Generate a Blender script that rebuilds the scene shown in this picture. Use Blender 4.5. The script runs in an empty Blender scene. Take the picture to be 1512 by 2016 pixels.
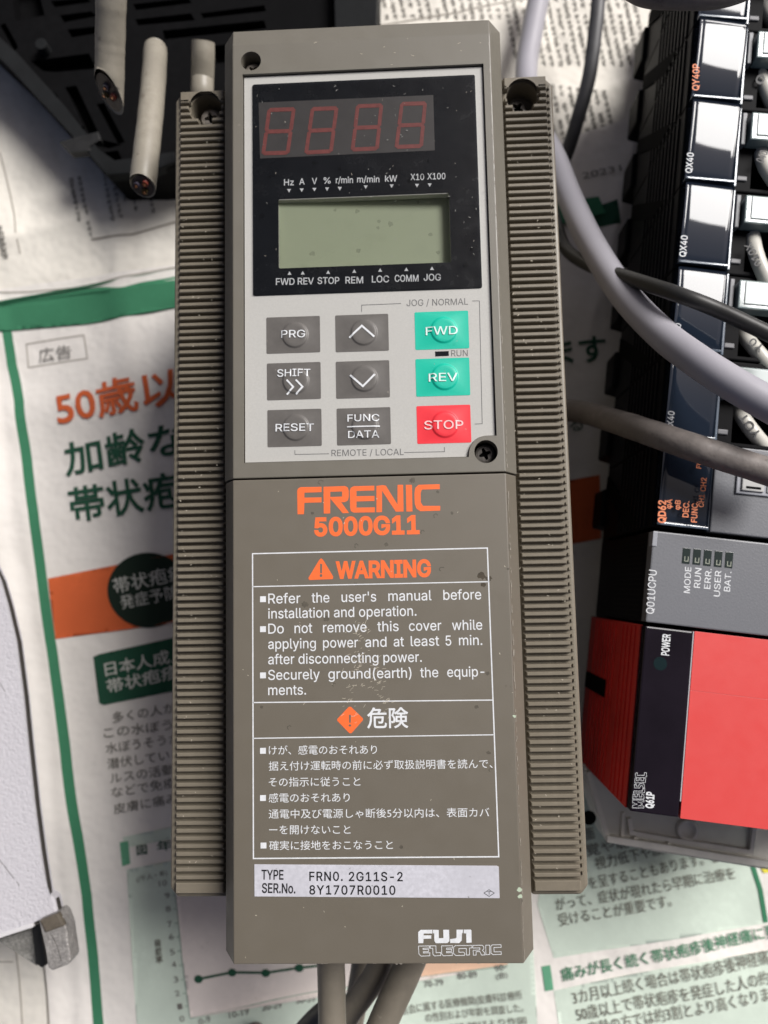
import bpy, bmesh, math, random, os
from mathutils import Vector, Matrix
from mathutils.geometry import delaunay_2d_cdt
random.seed(7)
S = bpy.context.scene
COL = S.collection
MM = 0.001

# ------------------------------------------------------------------ camera
RW = [[0.9990584472604798, -0.02053407250543262, -0.0382174151902108],
      [0.024204292039165305, 0.994872931036888, 0.0981937031430947],
      [0.03600515524702147, -0.09902627411114256, 0.9944332183908706]]   # world -> camera
CAM = Vector((11.58717541, 96.31970446, 338.61749301))                    # mm
RM = Matrix(RW)
FPX = 1514.0
cd = bpy.data.cameras.new('camera')
cam = bpy.data.objects.new('camera', cd); COL.objects.link(cam)
cam.matrix_world = Matrix.Translation(CAM*MM) @ RM.transposed().to_4x4()
cd.sensor_fit = 'HORIZONTAL'; cd.sensor_width = 36.0; cd.lens = 36.0*FPX/1512.0
cd.clip_start = 0.005; cd.clip_end = 50
cd.dof.use_dof = True; cd.dof.focus_distance = 0.205; cd.dof.aperture_fstop = 36.05/2.3
S.camera = cam

# ------------------------------------------------------------------ sky, sun, exposure
SUN_EL, SUN_AZ = 46.0, 40.0          # azimuth counted from +X towards +Y
w = bpy.data.worlds.new("World"); S.world = w; w.use_nodes = True
nt = w.node_tree; bg = nt.nodes['Background']
sky = nt.nodes.new('ShaderNodeTexSky'); sky.sky_type = 'NISHITA'; sky.sun_disc = False
sky.sun_elevation = math.radians(SUN_EL); sky.sun_rotation = math.radians(90-SUN_AZ)
sky.air_density = 0.1; sky.dust_density = 1.8; sky.ozone_density = 0.0; sky.altitude = 0
nt.links.new(sky.outputs[0], bg.inputs[0]); bg.inputs[1].default_value = 0.05
sl = bpy.data.lights.new('sun', 'SUN'); sl.energy = 1.5; sl.angle = math.radians(28); sl.color = (1.0, 0.98, 0.955)
sun = bpy.data.objects.new('sun', sl); COL.objects.link(sun)
e, a = math.radians(SUN_EL), math.radians(SUN_AZ)
sd = Vector((math.cos(e)*math.cos(a), math.cos(e)*math.sin(a), math.sin(e)))
sun.rotation_euler = sd.to_track_quat('Z', 'Y').to_euler(); sun.location = sd*2
vs = S.view_settings; vs.view_transform = 'Standard'; vs.look = 'None'; vs.gamma = 1; vs.exposure = 1.54
vs.use_white_balance = True; vs.white_balance_temperature = 6500; vs.white_balance_tint = 10
S.render.film_transparent = False

# ------------------------------------------------------------------ geometry helpers (all in mm)
def U(px, py, z):
    """point of the place at height z that lies on the sight line of a photograph pixel"""
    d = RM.transposed() @ Vector(((px-756)/FPX, -(py-1008)/FPX, -1.0))
    t = (z-CAM.z)/d.z
    return CAM + d*t
def sp(px, py, z):
    return (U(px, py, z)-U(px, py+1, z)).length
ANG = math.radians(7.8)
VX = Vector((math.cos(ANG), -math.sin(ANG), 0)); VY = Vector((-math.sin(ANG), -math.cos(ANG), 0))
PO = Vector((105., 290., 0)) + VX*4.0
def W(v, u, z):                       # rack coordinates: v across, u down the rack
    return PO + VX*v + VY*u + Vector((0, 0, z))

def link(o, parent=None):
    COL.objects.link(o)
    if parent is not None: o.parent = parent
    return o
ROOT = {}
def thing(name, label, cat, loc, rz=0.0, group=None):
    o = bpy.data.objects.new(name, None); o.empty_display_size = 0.01
    COL.objects.link(o); o.location = Vector(loc)*MM; o.rotation_euler = (0, 0, rz)
    o['label'] = label; o['category'] = cat
    if group: o['group'] = group
    ROOT[o.name] = (Matrix.Translation(Vector(loc)) @ Matrix.Rotation(rz, 4, 'Z')).inverted()
    return o
def inv_of(parent):
    while parent is not None and parent.name not in ROOT: parent = parent.parent
    return ROOT[parent.name] if parent is not None else Matrix.Identity(4)
def mesh(name, verts, faces, mat, parent=None, smooth=False, label=None, kind=None, mats=None, fm=None):
    M = inv_of(parent)
    me = bpy.data.meshes.new(name)
    me.from_pydata([tuple((M @ Vector(v))*MM) for v in verts], [], faces)
    if mats:
        for m_ in mats: me.materials.append(m_)
        if fm: me.polygons.foreach_set('material_index', fm)
    else: me.materials.append(mat)
    if smooth: me.polygons.foreach_set('use_smooth', [True]*len(me.polygons))
    me.update()
    o = bpy.data.objects.new(name, me); link(o, parent)
    if label: o['label'] = label
    if kind: o['kind'] = kind
    return o
def from_bm(name, bm, mat, parent=None, smooth=False, label=None, kind=None):
    bm.verts.ensure_lookup_table(); bm.verts.index_update()
    V = [v.co.copy() for v in bm.verts]; F = [[v.index for v in f.verts] for f in bm.faces]
    bm.free()
    return mesh(name, V, F, mat, parent, smooth, label, kind)
def prism_bm(pts, z0, z1, bev=0.0, segs=2, top_only=True, bm=None):
    """pts: list of (x,y) mm, extruded between two heights, its upper edges rounded"""
    bm2 = bmesh.new()
    A = sum(pts[i][0]*pts[(i+1) % len(pts)][1]-pts[(i+1) % len(pts)][0]*pts[i][1] for i in range(len(pts)))
    if A < 0: pts = pts[::-1]
    lo = [bm2.verts.new((p[0], p[1], z0)) for p in pts]; hi = [bm2.verts.new((p[0], p[1], z1)) for p in pts]
    n = len(pts)
    bm2.faces.new(lo[::-1]); bm2.faces.new(hi)
    for i in range(n): bm2.faces.new((lo[i], lo[(i+1) % n], hi[(i+1) % n], hi[i]))
    if bev > 0:
        ed = [e_ for e_ in bm2.edges if (not top_only) or e_.verts[0].co.z > z1-1e-4 or e_.verts[1].co.z > z1-1e-4]
        bmesh.ops.bevel(bm2, geom=ed, offset=bev, segments=segs, affect='EDGES', profile=0.6, clamp_overlap=True)
    if bm is None: return bm2
    me = bpy.data.meshes.new('t'); bm2.to_mesh(me); bm2.free(); bm.from_mesh(me); bpy.data.meshes.remove(me)
    return bm
def rect(x0, y0, x1, y1): return [(x0, y0), (x1, y0), (x1, y1), (x0, y1)]
def rrect(x0, y0, x1, y1, r, n=4):
    out = []
    for cx, cy, a0 in ((x1-r, y1-r, 0), (x0+r, y1-r, 90), (x0+r, y0+r, 180), (x1-r, y0+r, 270)):
        for i in range(n+1):
            t = math.radians(a0+90*i/n); out.append((cx+r*math.cos(t), cy+r*math.sin(t)))
    return out
def box(name, x0, y0, z0, x1, y1, z1, mat, parent, bev=0.2, **k):
    return from_bm(name, prism_bm(rect(x0, y0, x1, y1), z0, z1, bev, top_only=False), mat, parent, **k)
def pbox(name, v0, u0, z0, v1, u1, z1, mat, parent, bev=0.3, **k):
    pts = [W(v, u, 0).xy[:] for v, u in ((v0, u0), (v1, u0), (v1, u1), (v0, u1))]
    return from_bm(name, prism_bm(pts, z0, z1, bev, top_only=False), mat, parent, **k)
def pxp(pts, z): return [U(x, y, z).xy[:] for x, y in pts]
def poly(name, loops, z, mat, parent, kind=None, label=None):
    """flat printed shapes; loops are lists of photograph pixels"""
    if len(loops) > 1 and not kind and name in ("pointer_mark", "bullet_mark", "stain", "chalk_mark"):
        for lp in loops: poly(name, [lp], z, mat, parent)
        return
    V, F = [], []
    for lp in loops:
        b = len(V); P = [U(x, y, z) for x, y in lp]
        A = sum(P[i].x*P[(i+1) % len(P)].y-P[(i+1) % len(P)].x*P[i].y for i in range(len(P)))
        if A < 0: P = P[::-1]
        V += P; F.append(list(range(b, len(V))))
    return mesh(name, V, F, mat, parent, kind=kind, label=label)
def stroke_geo(P, wd, closed=False):
    """a line of even width along the points P (Vectors)"""
    n = len(P); L, R = [], []
    for i in range(n):
        a_ = P[(i-1) % n] if (closed or i > 0) else P[i]; b_ = P[(i+1) % n] if (closed or i < n-1) else P[i]
        d1 = (P[i]-a_); d2 = (b_-P[i]); d1.z = d2.z = 0
        if d1.length < 1e-6: d1 = d2.copy()
        if d2.length < 1e-6: d2 = d1.copy()
        d1.normalize(); d2.normalize(); t = (d1+d2)
        t = t.normalized() if t.length > 1e-3 else d1
        nn = Vector((-t.y, t.x, 0)); c = max(0.45, nn.dot(Vector((-d1.y, d1.x, 0))))
        L.append(P[i]+nn*wd/2/c); R.append(P[i]-nn*wd/2/c)
    V = L+R; F = []
    for i in range(n if closed else n-1):
        j = (i+1) % n; F.append((n+i, n+j, j, i))
    return V, F
def lines(name, items, z, mat, parent, kind=None):
    if len(items) > 1 and not kind:
        for it in items: lines(name, [it], z, mat, parent)
        return
    V, F = [], []
    for pts, wpx, closed in items:
        P = [U(x, y, z) for x, y in pts]
        v, f = stroke_geo(P, wpx*sp(pts[0][0], pts[0][1], z), closed)
        b = len(V); V += v; F += [[q+b for q in t] for t in f]
    return mesh(name, V, F, mat, parent, kind=kind)

# ------------------------------------------------------------------ text
FD = os.path.join(bpy.utils.resource_path('LOCAL'), 'datafiles', 'fonts', 'Inter.woff2')
FONTS = {'B': None}
try: FONTS['I'] = bpy.data.fonts.load(FD)
except Exception: FONTS['I'] = None
TC = {}
def glyphs(body, font, off, spacing=1.0):
    key = (body, font, off, spacing)
    if key in TC: return TC[key]
    c = bpy.data.curves.new('t', 'FONT')
    if FONTS[font]: c.font = FONTS[font]
    c.body = body; c.offset = off; c.resolution_u = 3; c.space_character = spacing
    c.dimensions = '2D'; c.fill_mode = 'NONE'
    o = bpy.data.objects.new('t', c); COL.objects.link(o)
    me = bpy.data.meshes.new_from_object(o.evaluated_get(bpy.context.evaluated_depsgraph_get()))
    P0 = [v.co.xy.copy() for v in me.vertices]; E0 = [tuple(e_.vertices) for e_ in me.edges]
    bpy.data.objects.remove(o); bpy.data.curves.remove(c); bpy.data.meshes.remove(me)
    nxt = {}
    for a_, b_ in E0: nxt.setdefault(a_, []).append(b_); nxt.setdefault(b_, []).append(a_)
    seen = set(); loops = []
    for st in range(len(P0)):
        if st in seen or st not in nxt: continue
        lp = [st]; seen.add(st)
        # follow the outline in the order its points were stored
        cur = st; nb = sorted(nxt[st]); nx_ = nb[0]
        while nx_ not in seen:
            lp.append(nx_); seen.add(nx_); prev, cur = cur, nx_
            cand = [q for q in nxt[cur] if q != prev]; nx_ = cand[0] if cand else st
        if len(lp) > 2: loops.append(lp)
    if off:
        ar = sum(P0[lp[i_]].cross(P0[lp[(i_+1) % len(lp)]]) for lp in loops for i_ in range(len(lp)))
        sg = 1 if ar > 0 else -1; NP = list(P0)
        for lp in loops:
            m_ = len(lp)
            for i_ in range(m_):
                a_, b_, c_ = P0[lp[i_-1]], P0[lp[i_]], P0[lp[(i_+1) % m_]]
                d1, d2 = b_-a_, c_-b_
                if d1.length < 1e-7 or d2.length < 1e-7: d1 = d2 = c_-a_
                d1 = d1.normalized(); d2 = d2.normalized(); n1 = Vector((d1.y, -d1.x)); n2 = Vector((d2.y, -d2.x)); nn = n1+n2
                nn = nn.normalized() if nn.length > .2 else n1
                NP[lp[i_]] = b_+nn*sg*off/max(.5, nn.dot(n1))
        P0 = NP
    ED = [(lp[i_], lp[(i_+1) % len(lp)]) for lp in loops for i_ in range(len(lp))]
    LB = []
    for lp in loops:
        q = [P0[i_] for i_ in lp]; LB.append((min(p.x for p in q), max(p.x for p in q), min(p.y for p in q), max(p.y for p in q), q))
    def wind(x, y):
        n_ = 0
        for x0_, x1_, y0_, y1_, q in LB:
            if not (x0_ < x < x1_ and y0_ < y < y1_): continue
            m_ = len(q)
            for i_ in range(m_):
                a_, b_ = q[i_], q[(i_+1) % m_]
                if a_.y <= y < b_.y:
                    if (b_.x-a_.x)*(y-a_.y)-(x-a_.x)*(b_.y-a_.y) > 0: n_ += 1
                elif b_.y <= y < a_.y:
                    if (b_.x-a_.x)*(y-a_.y)-(x-a_.x)*(b_.y-a_.y) < 0: n_ -= 1
        return n_
    r = delaunay_2d_cdt(P0, ED, [], 0, 1e-6, False)
    V2 = r[0]; F2 = []
    for f in r[2]:
        g_ = sum((V2[i_] for i_ in f), Vector((0, 0)))/len(f)
        if wind(g_.x, g_.y) != 0: F2.append(list(f))
    used = sorted({i_ for f in F2 for i_ in f}); mp = {i_: k for k, i_ in enumerate(used)}
    V = [V2[i_] for i_ in used]; F = [[mp[i_] for i_ in f] for f in F2]
    xs = [v.x for v in V] or [0]; ys = [v.y for v in V] or [0]
    TC[key] = (V, F, min(xs), max(xs), min(ys), max(ys))
    return TC[key]
def text_geo(body, a_, b_, h, z, font='I', off=0.0, cjk=False, spacing=1.0, slant=0.0):
    V, F, x0, x1, y0, y1 = glyphs(body, font, off, spacing)
    r = glyphs('国' if cjk else 'H', 'B' if cjk else font, 0.0)
    ry0 = r[4]; rh = r[5]-r[4]
    A, B = U(a_[0], a_[1], z), U(b_[0], b_[1], z)
    d = B-A; d.z = 0; wd = d.length; d.normalize(); n = Vector((-d.y, d.x, 0))
    sx = wd/(x1-x0); sy = h*sp(a_[0], a_[1], z)/rh
    return [A+d*((v.x-x0)*sx+slant*(v.y-ry0)*sy)+n*((v.y-ry0)*sy) for v in V], F
def text(body, a_, b_, h, z, mat, parent, font='I', off=0.0, cjk=False, spacing=1.0, name='printed_text', zf=None, slant=0.0):
    P, F = text_geo(body, a_, b_, h, z, font, off, cjk, spacing, slant)
    if zf: P = [Vector((p.x, p.y, zf(p.x, p.y))) for p in P]
    return mesh(name, P, F, mat, parent)
def words(items, h, z, mat, parent, off=0.0, font='I'):
    V, F = [], []
    for body, a_, b_ in items:
        v, f = text_geo(body, a_, b_, h, z, font, off)
        b = len(V); V += v; F += [[q+b for q in t] for t in f]
    return mesh('printed_text', V, F, mat, parent)

# ------------------------------------------------------------------ materials
def lin(c):
    return tuple(((x/255)/12.92 if x/255 <= 0.04045 else ((x/255+0.055)/1.055)**2.4) for x in c)
def M_(name, col, rough=0.5, metal=0.0, ior=1.45, mott=None, bump=None, spots=None, coat=0.0, rvar=0.0, spec=0.5, wear=None):
    m = bpy.data.materials.new(name); m.use_nodes = True; t = m.node_tree; p = t.nodes['Principled BSDF']
    p.inputs['Roughness'].default_value = rough; p.inputs['Metallic'].default_value = metal
    p.inputs['IOR'].default_value = ior; p.inputs['Specular IOR Level'].default_value = spec
    p.inputs['Coat Weight'].default_value = coat; p.inputs['Coat Roughness'].default_value = 0.03
    col4 = (*col, 1)
    tc = t.nodes.new('ShaderNodeTexCoord'); cur = None
    def noise(scale, detail=4, rough_=0.6):
        n = t.nodes.new('ShaderNodeTexNoise'); n.inputs['Scale'].default_value = scale
        n.inputs['Detail'].default_value = detail; n.inputs['Roughness'].default_value = rough_
        t.links.new(tc.outputs['Object'], n.inputs['Vector']); return n
    def ramp(src, a0, a1, v0=0.0, v1=1.0):
        r = t.nodes.new('ShaderNodeMapRange'); r.inputs[1].default_value = a0; r.inputs[2].default_value = a1
        r.inputs[3].default_value = v0; r.inputs[4].default_value = v1; t.links.new(src, r.inputs[0]); return r.outputs[0]
    def mix(fac, c1, c2):
        x = t.nodes.new('ShaderNodeMix'); x.data_type = 'RGBA'
        t.links.new(fac, x.inputs[0])
        if isinstance(c1, tuple): x.inputs[6].default_value = c1
        else: t.links.new(c1, x.inputs[6])
        x.inputs[7].default_value = c2; return x.outputs[2]
    cur = col4
    if mott:
        for sc, amt in mott:
            n = noise(sc); c2 = tuple(min(1, x*(1-amt)) for x in col)+(1,)
            cur = mix(ramp(n.outputs[0], 0.35, 0.7), cur, c2)
    if spots:
        for sc, thr, c2, st in spots:
            n = noise(sc, 5, 0.7); cur = mix(ramp(n.outputs[0], thr, thr+0.04, 0, st), cur, (*c2, 1))
    if isinstance(cur, tuple): p.inputs['Base Color'].default_value = cur
    else: t.links.new(cur, p.inputs['Base Color'])
    if rvar:
        n = noise(180, 4); t.links.new(ramp(n.outputs[0], 0.3, 0.7, rough-rvar, rough+rvar), p.inputs['Roughness'])
    if bump:
        n = noise(bump[0], 3); b = t.nodes.new('ShaderNodeBump'); b.inputs['Strength'].default_value = bump[1]
        b.inputs['Distance'].default_value = bump[2] if len(bump) > 2 else 0.0002
        t.links.new(n.outputs[0], b.inputs['Height']); t.links.new(b.outputs[0], p.inputs['Normal'])
    return m
def pane_mat(name, tint, ior=1.5, rough=0.02, haze=0.0):
    m = bpy.data.materials.new(name); m.use_nodes = True; t = m.node_tree
    for n in list(t.nodes): t.nodes.remove(n)
    out = t.nodes.new('ShaderNodeOutputMaterial'); tr = t.nodes.new('ShaderNodeBsdfTransparent'); tr.inputs[0].default_value = (*tint, 1)
    gl = t.nodes.new('ShaderNodeBsdfGlossy'); gl.inputs['Roughness'].default_value = rough
    fr = t.nodes.new('ShaderNodeFresnel'); fr.inputs[0].default_value = ior
    mx = t.nodes.new('ShaderNodeMixShader'); t.links.new(fr.outputs[0], mx.inputs[0])
    base = tr.outputs[0]
    if haze:
        df = t.nodes.new('ShaderNodeBsdfDiffuse'); df.inputs[0].default_value = (.75, .76, .74, 1)
        m2 = t.nodes.new('ShaderNodeMixShader'); m2.inputs[0].default_value = haze
        t.links.new(tr.outputs[0], m2.inputs[1]); t.links.new(df.outputs[0], m2.inputs[2]); base = m2.outputs[0]
    t.links.new(base, mx.inputs[1]); t.links.new(gl.outputs[0], mx.inputs[2]); t.links.new(mx.outputs[0], out.inputs[0])
    return m
TAUPE = (0.139, 0.122, 0.094)
m_cover = M_('taupe_plastic', TAUPE, 0.50, ior=1.6, mott=[(14, .10), (120, .06), (3000, .10)], bump=(4200, .25, .00006), rvar=.06,
             spots=[(95, .70, (0.085, 0.068, 0.048), .75), (420, .73, (0.09, 0.07, 0.05), .5)])
m_cover2 = M_('taupe_plastic_upper_sheen', (0.153, 0.141, 0.114), 0.46, ior=1.6, mott=[(14, .10), (120, .06), (3000, .10)], bump=(4200, .25, .00006), rvar=.06,
              spots=[(110, .68, (0.10, 0.085, 0.065), .6)])  # lighter, greyer copy of the taupe: reflected sheen put into the colour
m_wing = M_('taupe_plastic_ribbed', (0.190, 0.166, 0.126), 0.42, mott=[(60, .12), (500, .15)], bump=(3000, .2, .00005), rvar=.06,
            spots=[(900, .68, (0.34, 0.31, 0.26), .5)])
m_cream = M_('cream_panel', (0.47, 0.465, 0.44), 0.40, mott=[(40, .06), (2500, .10)], bump=(3500, .25, .00005),
             spots=[(120, .72, (0.42, 0.36, 0.26), .6)])
m_black = M_('black_display_film', (0.010, 0.012, 0.015), 0.22, mott=[(60, .4)], spec=.35, rvar=.1)
m_ledgrey = M_('smoked_led_block', (0.070, 0.066, 0.065), 0.4, mott=[(200, .15)])
m_seg = M_('unlit_led_segment', (0.24, 0.066, 0.060), 0.5, mott=[(700, .25)])
m_lcd = M_('lcd_glass', (0.35, 0.395, 0.27), 0.5, mott=[(25, .10), (150, .06), (1500, .04)])
m_white = M_('white_print', (0.70, 0.72, 0.74), 0.5, mott=[(900, .15)])
m_orange = M_('orange_print', (0.86, 0.15, 0.035), 0.5, mott=[(700, .08)])
m_grey_ink = M_('grey_print', (0.13, 0.13, 0.13), 0.5)
m_key = M_('grey_key', (0.120, 0.112, 0.104), 0.42, mott=[(400, .12)], bump=(3500, .25, .00005))
m_teal = M_('teal_key', (0.005, 0.47, 0.33), 0.4, mott=[(300, .06)], bump=(3500, .2, .00005))
m_redk = M_('red_key', (0.78, 0.035, 0.05), 0.4, mott=[(300, .06)], bump=(3500, .2, .00005))
m_teal_p = M_('pale_print', (0.62, 0.78, 0.74), 0.5)
m_pink_p = M_('pale_pink_print', (0.86, 0.52, 0.52), 0.5)
m_plate = M_('aluminium_plate', (0.58, 0.58, 0.63), 0.40, metal=0.0, mott=[(70, .15), (800, .2)], spots=[(600, .66, (0.16, 0.16, 0.15), .7)], bump=(900, .3, .00005))
m_ink = M_('black_ink', (0.012, 0.012, 0.014), 0.5)
m_screw = M_('blackened_screw', (0.13, 0.12, 0.11), 0.28, metal=0.5, mott=[(900, .4)], bump=(1200, .4, .0001))
m_bright_screw = M_('worn_steel_screw', (0.42, 0.38, 0.33), 0.34, metal=0.45, mott=[(700, .5)], bump=(1200, .5, .0001))
m_hole = M_('dark_recess', (0.006, 0.006, 0.006), 0.8, spec=.03)
m_dust = M_('dust', (0.55, 0.50, 0.40), 0.8)
m_stain = M_('brown_stain', (0.060, 0.046, 0.028), 0.6, mott=[(900, .4)])
m_chip = M_('chalk_scuff', (0.42, 0.50, 0.38), 0.8)

# ------------------------------------------------------------------ ground
def h0(x, y):
    """the lie of the crumpled paper"""
    v = 1.5*math.sin(x*.031+y*.017+.6)+1.1*math.sin(y*.043-x*.012)+.55*math.sin(x*.085+y*.061+1.1)+.35*math.sin(y*.14-x*.05)
    v += 2.2*math.exp(-((y-205-0.16*x)/14)**2)*(1/(1+math.exp((x+60)/15)))
    v += 1.2*math.exp(-((x+104+0.08*(y-60))/7)**2)/(1+math.exp(-(y-40)/20)*0.3)
    # hard creases in the upper right sheet
    if y > 190:
        k = min(1, (y-190)/30)
        t1 = (x-118-(y-300)*.28); v += k*2.6*math.exp(-abs(t1)/7)
        t2 = (y-312-(x-60)*.22); v += k*1.8*math.exp(-abs(t2)/6)
        t3 = (x-88+(y-300)*.10); v -= k*1.6*math.exp(-abs(t3)/9)
    return v
BASE = 3.2
def HU(x, y): return BASE+h0(x, y)
EDGE_PX = [(-70, 560), (-30, 820), (-2, 1060), (22, 1220), (52, 1420), (72, 1600), (88, 1800), (100, 1950), (112, 2100)]
EDGE = [U(x, y, 4) for x, y in EDGE_PX]
def ex(y):
    for i in range(len(EDGE)-1):
        if EDGE[i+1].y <= y <= EDGE[i].y:
            t = (y-EDGE[i+1].y)/(EDGE[i].y-EDGE[i+1].y); return EDGE[i+1].x+t*(EDGE[i].x-EDGE[i+1].x)
    return EDGE[0].x if y > EDGE[0].y else EDGE[-1].x
def HA(x, y):
    d = x-ex(y)
    c = (3.4+.9*math.sin(y*.09))*math.exp(-(d/6.5)**2)*(1 if y > -40 else .6) + .8*math.exp(-((d-13)/3.5)**2)
    return BASE+h0(x, y)+1.0+c
def solve(px, py, hf):
    z = 4.0
    for _ in range(4):
        p = U(px, py, z); z = hf(p.x, p.y)
    p = U(px, py, z); return p
m_floor = M_('workbench_board', (0.10, 0.085, 0.07), 0.7, mott=[(8, .3), (90, .2)])
g = mesh('ground', [(-900, -900, 0), (900, -900, 0), (900, 1100, 0), (-900, 1100, 0)], [(0, 1, 2, 3)], m_floor); g['kind'] = 'structure'

m_paper = M_('newsprint', (0.80, 0.765, 0.72), 0.85, mott=[(9, .07), (55, .10), (320, .05)], bump=(42, .9, .0022), spec=.2,
             spots=[(48, .70, (0.36, 0.31, 0.26), .5), (26, .70, (0.45, 0.40, 0.35), .5)])
m_paper2 = M_('old_newsprint', (0.80, 0.765, 0.69), 0.85, mott=[(9, .10), (60, .12), (320, .05)], bump=(36, 1.0, .0030), spec=.2,
              spots=[(40, .68, (0.36, 0.32, 0.27), .5)])
def pm(n, c, **k): return M_(n, c, 0.8, mott=[(50, .14), (300, .10)], bump=(160, .4, .0004), spec=.2, **k)
m_green = pm('green_ink', (0.050, 0.205, 0.110))
m_dgreen = pm('dark_green_ink', (0.022, 0.088, 0.052))
m_mint = pm('mint_tint', (0.60, 0.69, 0.60), spots=[(60, .68, (0.33, 0.36, 0.30), .5)])
m_mint2 = pm('mint_line', (0.25, 0.36, 0.30))
m_block = pm('green_tab', (0.13, 0.36, 0.22))
m_pinkw = pm('chart_paper', (0.76, 0.69, 0.65), spots=[(60, .66, (0.42, 0.36, 0.31), .5)])
m_peach = pm('peach_tint', (0.78, 0.52, 0.37))
m_pinkband = pm('heading_paper', (0.78, 0.73, 0.69))
m_oink = pm('orange_ink', (0.66, 0.135, 0.045))
m_text = M_('news_ink', (0.16, 0.15, 0.125), 0.85, mott=[(900, .3)], spec=.1)
m_ltext = M_('faded_news_ink', (0.20, 0.19, 0.175), 0.85, mott=[(500, .4)], spec=.1)
m_rule = M_('rule_ink', (0.33, 0.30, 0.26), 0.85)
m_wtext = M_('reversed_lettering', (0.60, 0.60, 0.55), 0.85)
m_yellow = pm('yellow_ink', (0.80, 0.70, 0.08))

def sheet(name, x0, y0, x1, y1, step, hf, mat, parent=None, lx=None, ty=None):
    nx = int((x1-x0)/step); ny = int((y1-y0)/step); V, F = [], []
    for j in range(ny+1):
        y = y0+(y1-y0)*j/ny; xa = lx(y) if lx else x0
        for i in range(nx+1):
            x = xa+(x1-xa)*i/nx
            yy = y
            if ty: t = ty(x); yy = y0+(t-y0)*j/ny
            V.append((x, yy, hf(x, yy)))
    for j in range(ny):
        for i in range(nx):
            k = j*(nx+1)+i; F.append((k, k+1, k+nx+2, k+nx+1))
    return mesh(name, V, F, mat, parent, smooth=True)
under = thing('newspaper', 'newspaper page of small faint Japanese columns lying under the green framed advert page', 'newspaper', (0, 330, 0))
sheet('page', -260, -150, 260, 440, 2.0, HU, m_paper2, under)
T0, T1, T2 = U(-80, 578, 4), U(345, 524, 4), U(1240, 232, 4)
def topy(x):
    if x < T1.x: return T0.y+(x-T0.x)/(T1.x-T0.x)*(T1.y-T0.y)
    return T1.y+(x-T1.x)/(T2.x-T1.x)*(T2.y-T1.y)
ad = thing('newspaper', 'newspaper advert page with green frame, orange headline and line chart beneath the tan drive', 'newspaper', (0, 60, 0))
sheet('page', -260, -150, 260, 250, 1.7, HA, m_paper, ad, lx=ex, ty=topy)

def patch(name, pts, lvl, mat, hf=HA, parent=None, off=0.16):
    """a printed area that follows the paper"""
    parent = parent or ad
    P = [solve(x, y, hf) for x, y in pts]
    B = []
    for i in range(len(P)):
        a_, b_ = P[i], P[(i+1) % len(P)]; n = max(1, int((b_-a_).length/2))
        for k in range(n): B.append(a_+(b_-a_)*(k/n))
    pv = [p.xy.copy() for p in B]; n = len(pv)
    xs = [p.x for p in pv]; ys = [p.y for p in pv]
    st = 2.0; x = min(xs)+st/2
    inner = []
    while x < max(xs):
        y = min(ys)+st/2
        while y < max(ys):
            inside = False
            for i in range(n):
                x1_, y1_ = pv[i]; x2_, y2_ = pv[(i+1) % n]
                if (y1_ > y) != (y2_ > y) and x < (x2_-x1_)*(y-y1_)/(y2_-y1_)+x1_: inside = not inside
            if inside: inner.append(Vector((x, y)))
            y += st
        x += st
    r = delaunay_2d_cdt(pv+inner, [(i, (i+1) % n) for i in range(n)], [], 1, 1e-4, False)
    V = [(v.x, v.y, hf(v.x, v.y)+off*lvl) for v in r[0]]
    return mesh(name, V, [list(f) for f in r[2]], mat, parent, smooth=True)
def pline(name, items, lvl, mat, hf=HA, parent=None, kind=None):
    parent = parent or ad; V, F = [], []
    if len(items) > 1 and not kind:
        for it in items: pline(name, [it], lvl, mat, hf, parent)
        return
    for pts, wpx, closed in items:
        Q = []; P = [solve(x, y, hf) for x, y in pts]
        m = len(P) if closed else len(P)-1
        for i in range(m):
            a_, b_ = P[i], P[(i+1) % len(P)]; n = max(1, int((b_-a_).length/4))
            for k in range(n): Q.append(a_+(b_-a_)*(k/n))
        if not closed: Q.append(P[-1])
        v, f = stroke_geo(Q, wpx*0.226, closed)
        v = [Vector((p.x, p.y, hf(p.x, p.y)+.16*lvl)) for p in v]
        b = len(V); V += v; F += [[q+b for q in t] for t in f]
    return mesh(name, V, F, mat, parent, kind=kind)
def ptext(body, a_, b_, h, mat, lvl=5, cjk=True, off=0.0, hf=HA, parent=None, font='B'):
    parent = parent or ad
    z = solve((a_[0]+b_[0])/2, (a_[1]+b_[1])/2, hf).z
    return text(body, a_, b_, h, z, mat, parent, font=font, off=off, cjk=cjk, zf=lambda x, y: hf(x, y)+.16*lvl)

# ---- the advertisement page
patch('frame_band', [(-60, 604), (0, 601), (60, 600), (130, 591), (200, 577), (270, 562), (380, 548), (700, 500), (1100, 395), (1178, 388), (1192, 420),
                     (1110, 432), (700, 545), (380, 600), (290, 613), (230, 626), (170, 639), (100, 645), (-60, 652)], 4, m_green)
pline('frame_band', [([(12, 640), (24, 720), (38, 790), (56, 930), (66, 1008), (78, 1100), (88, 1180), (99, 1258), (108, 1320), (117, 1383), (132, 1508), (152, 1640), (171, 1762), (186, 1912), (198, 2060)], 19, False)], 1, m_green)
pline('rule', [([(-20, 576), (60, 575), (150, 567), (240, 545), (350, 526)], 3, False)], 1, m_rule)
pline('rule', [([(52, 678), (165, 660), (172, 706), (56, 724)], 2.5, True)], 1, m_rule)
ptext('広告', (77, 714), (144, 706), 26, m_ltext)
ptext('50歳以上', (112, 838), (445, 775), 66, m_oink, off=.018)
ptext('加齢な', (125, 936), (372, 892), 62, m_dgreen, off=.018)
ptext('帯状疱疹', (138, 1028), (440, 985), 64, m_dgreen, off=.018)
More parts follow.
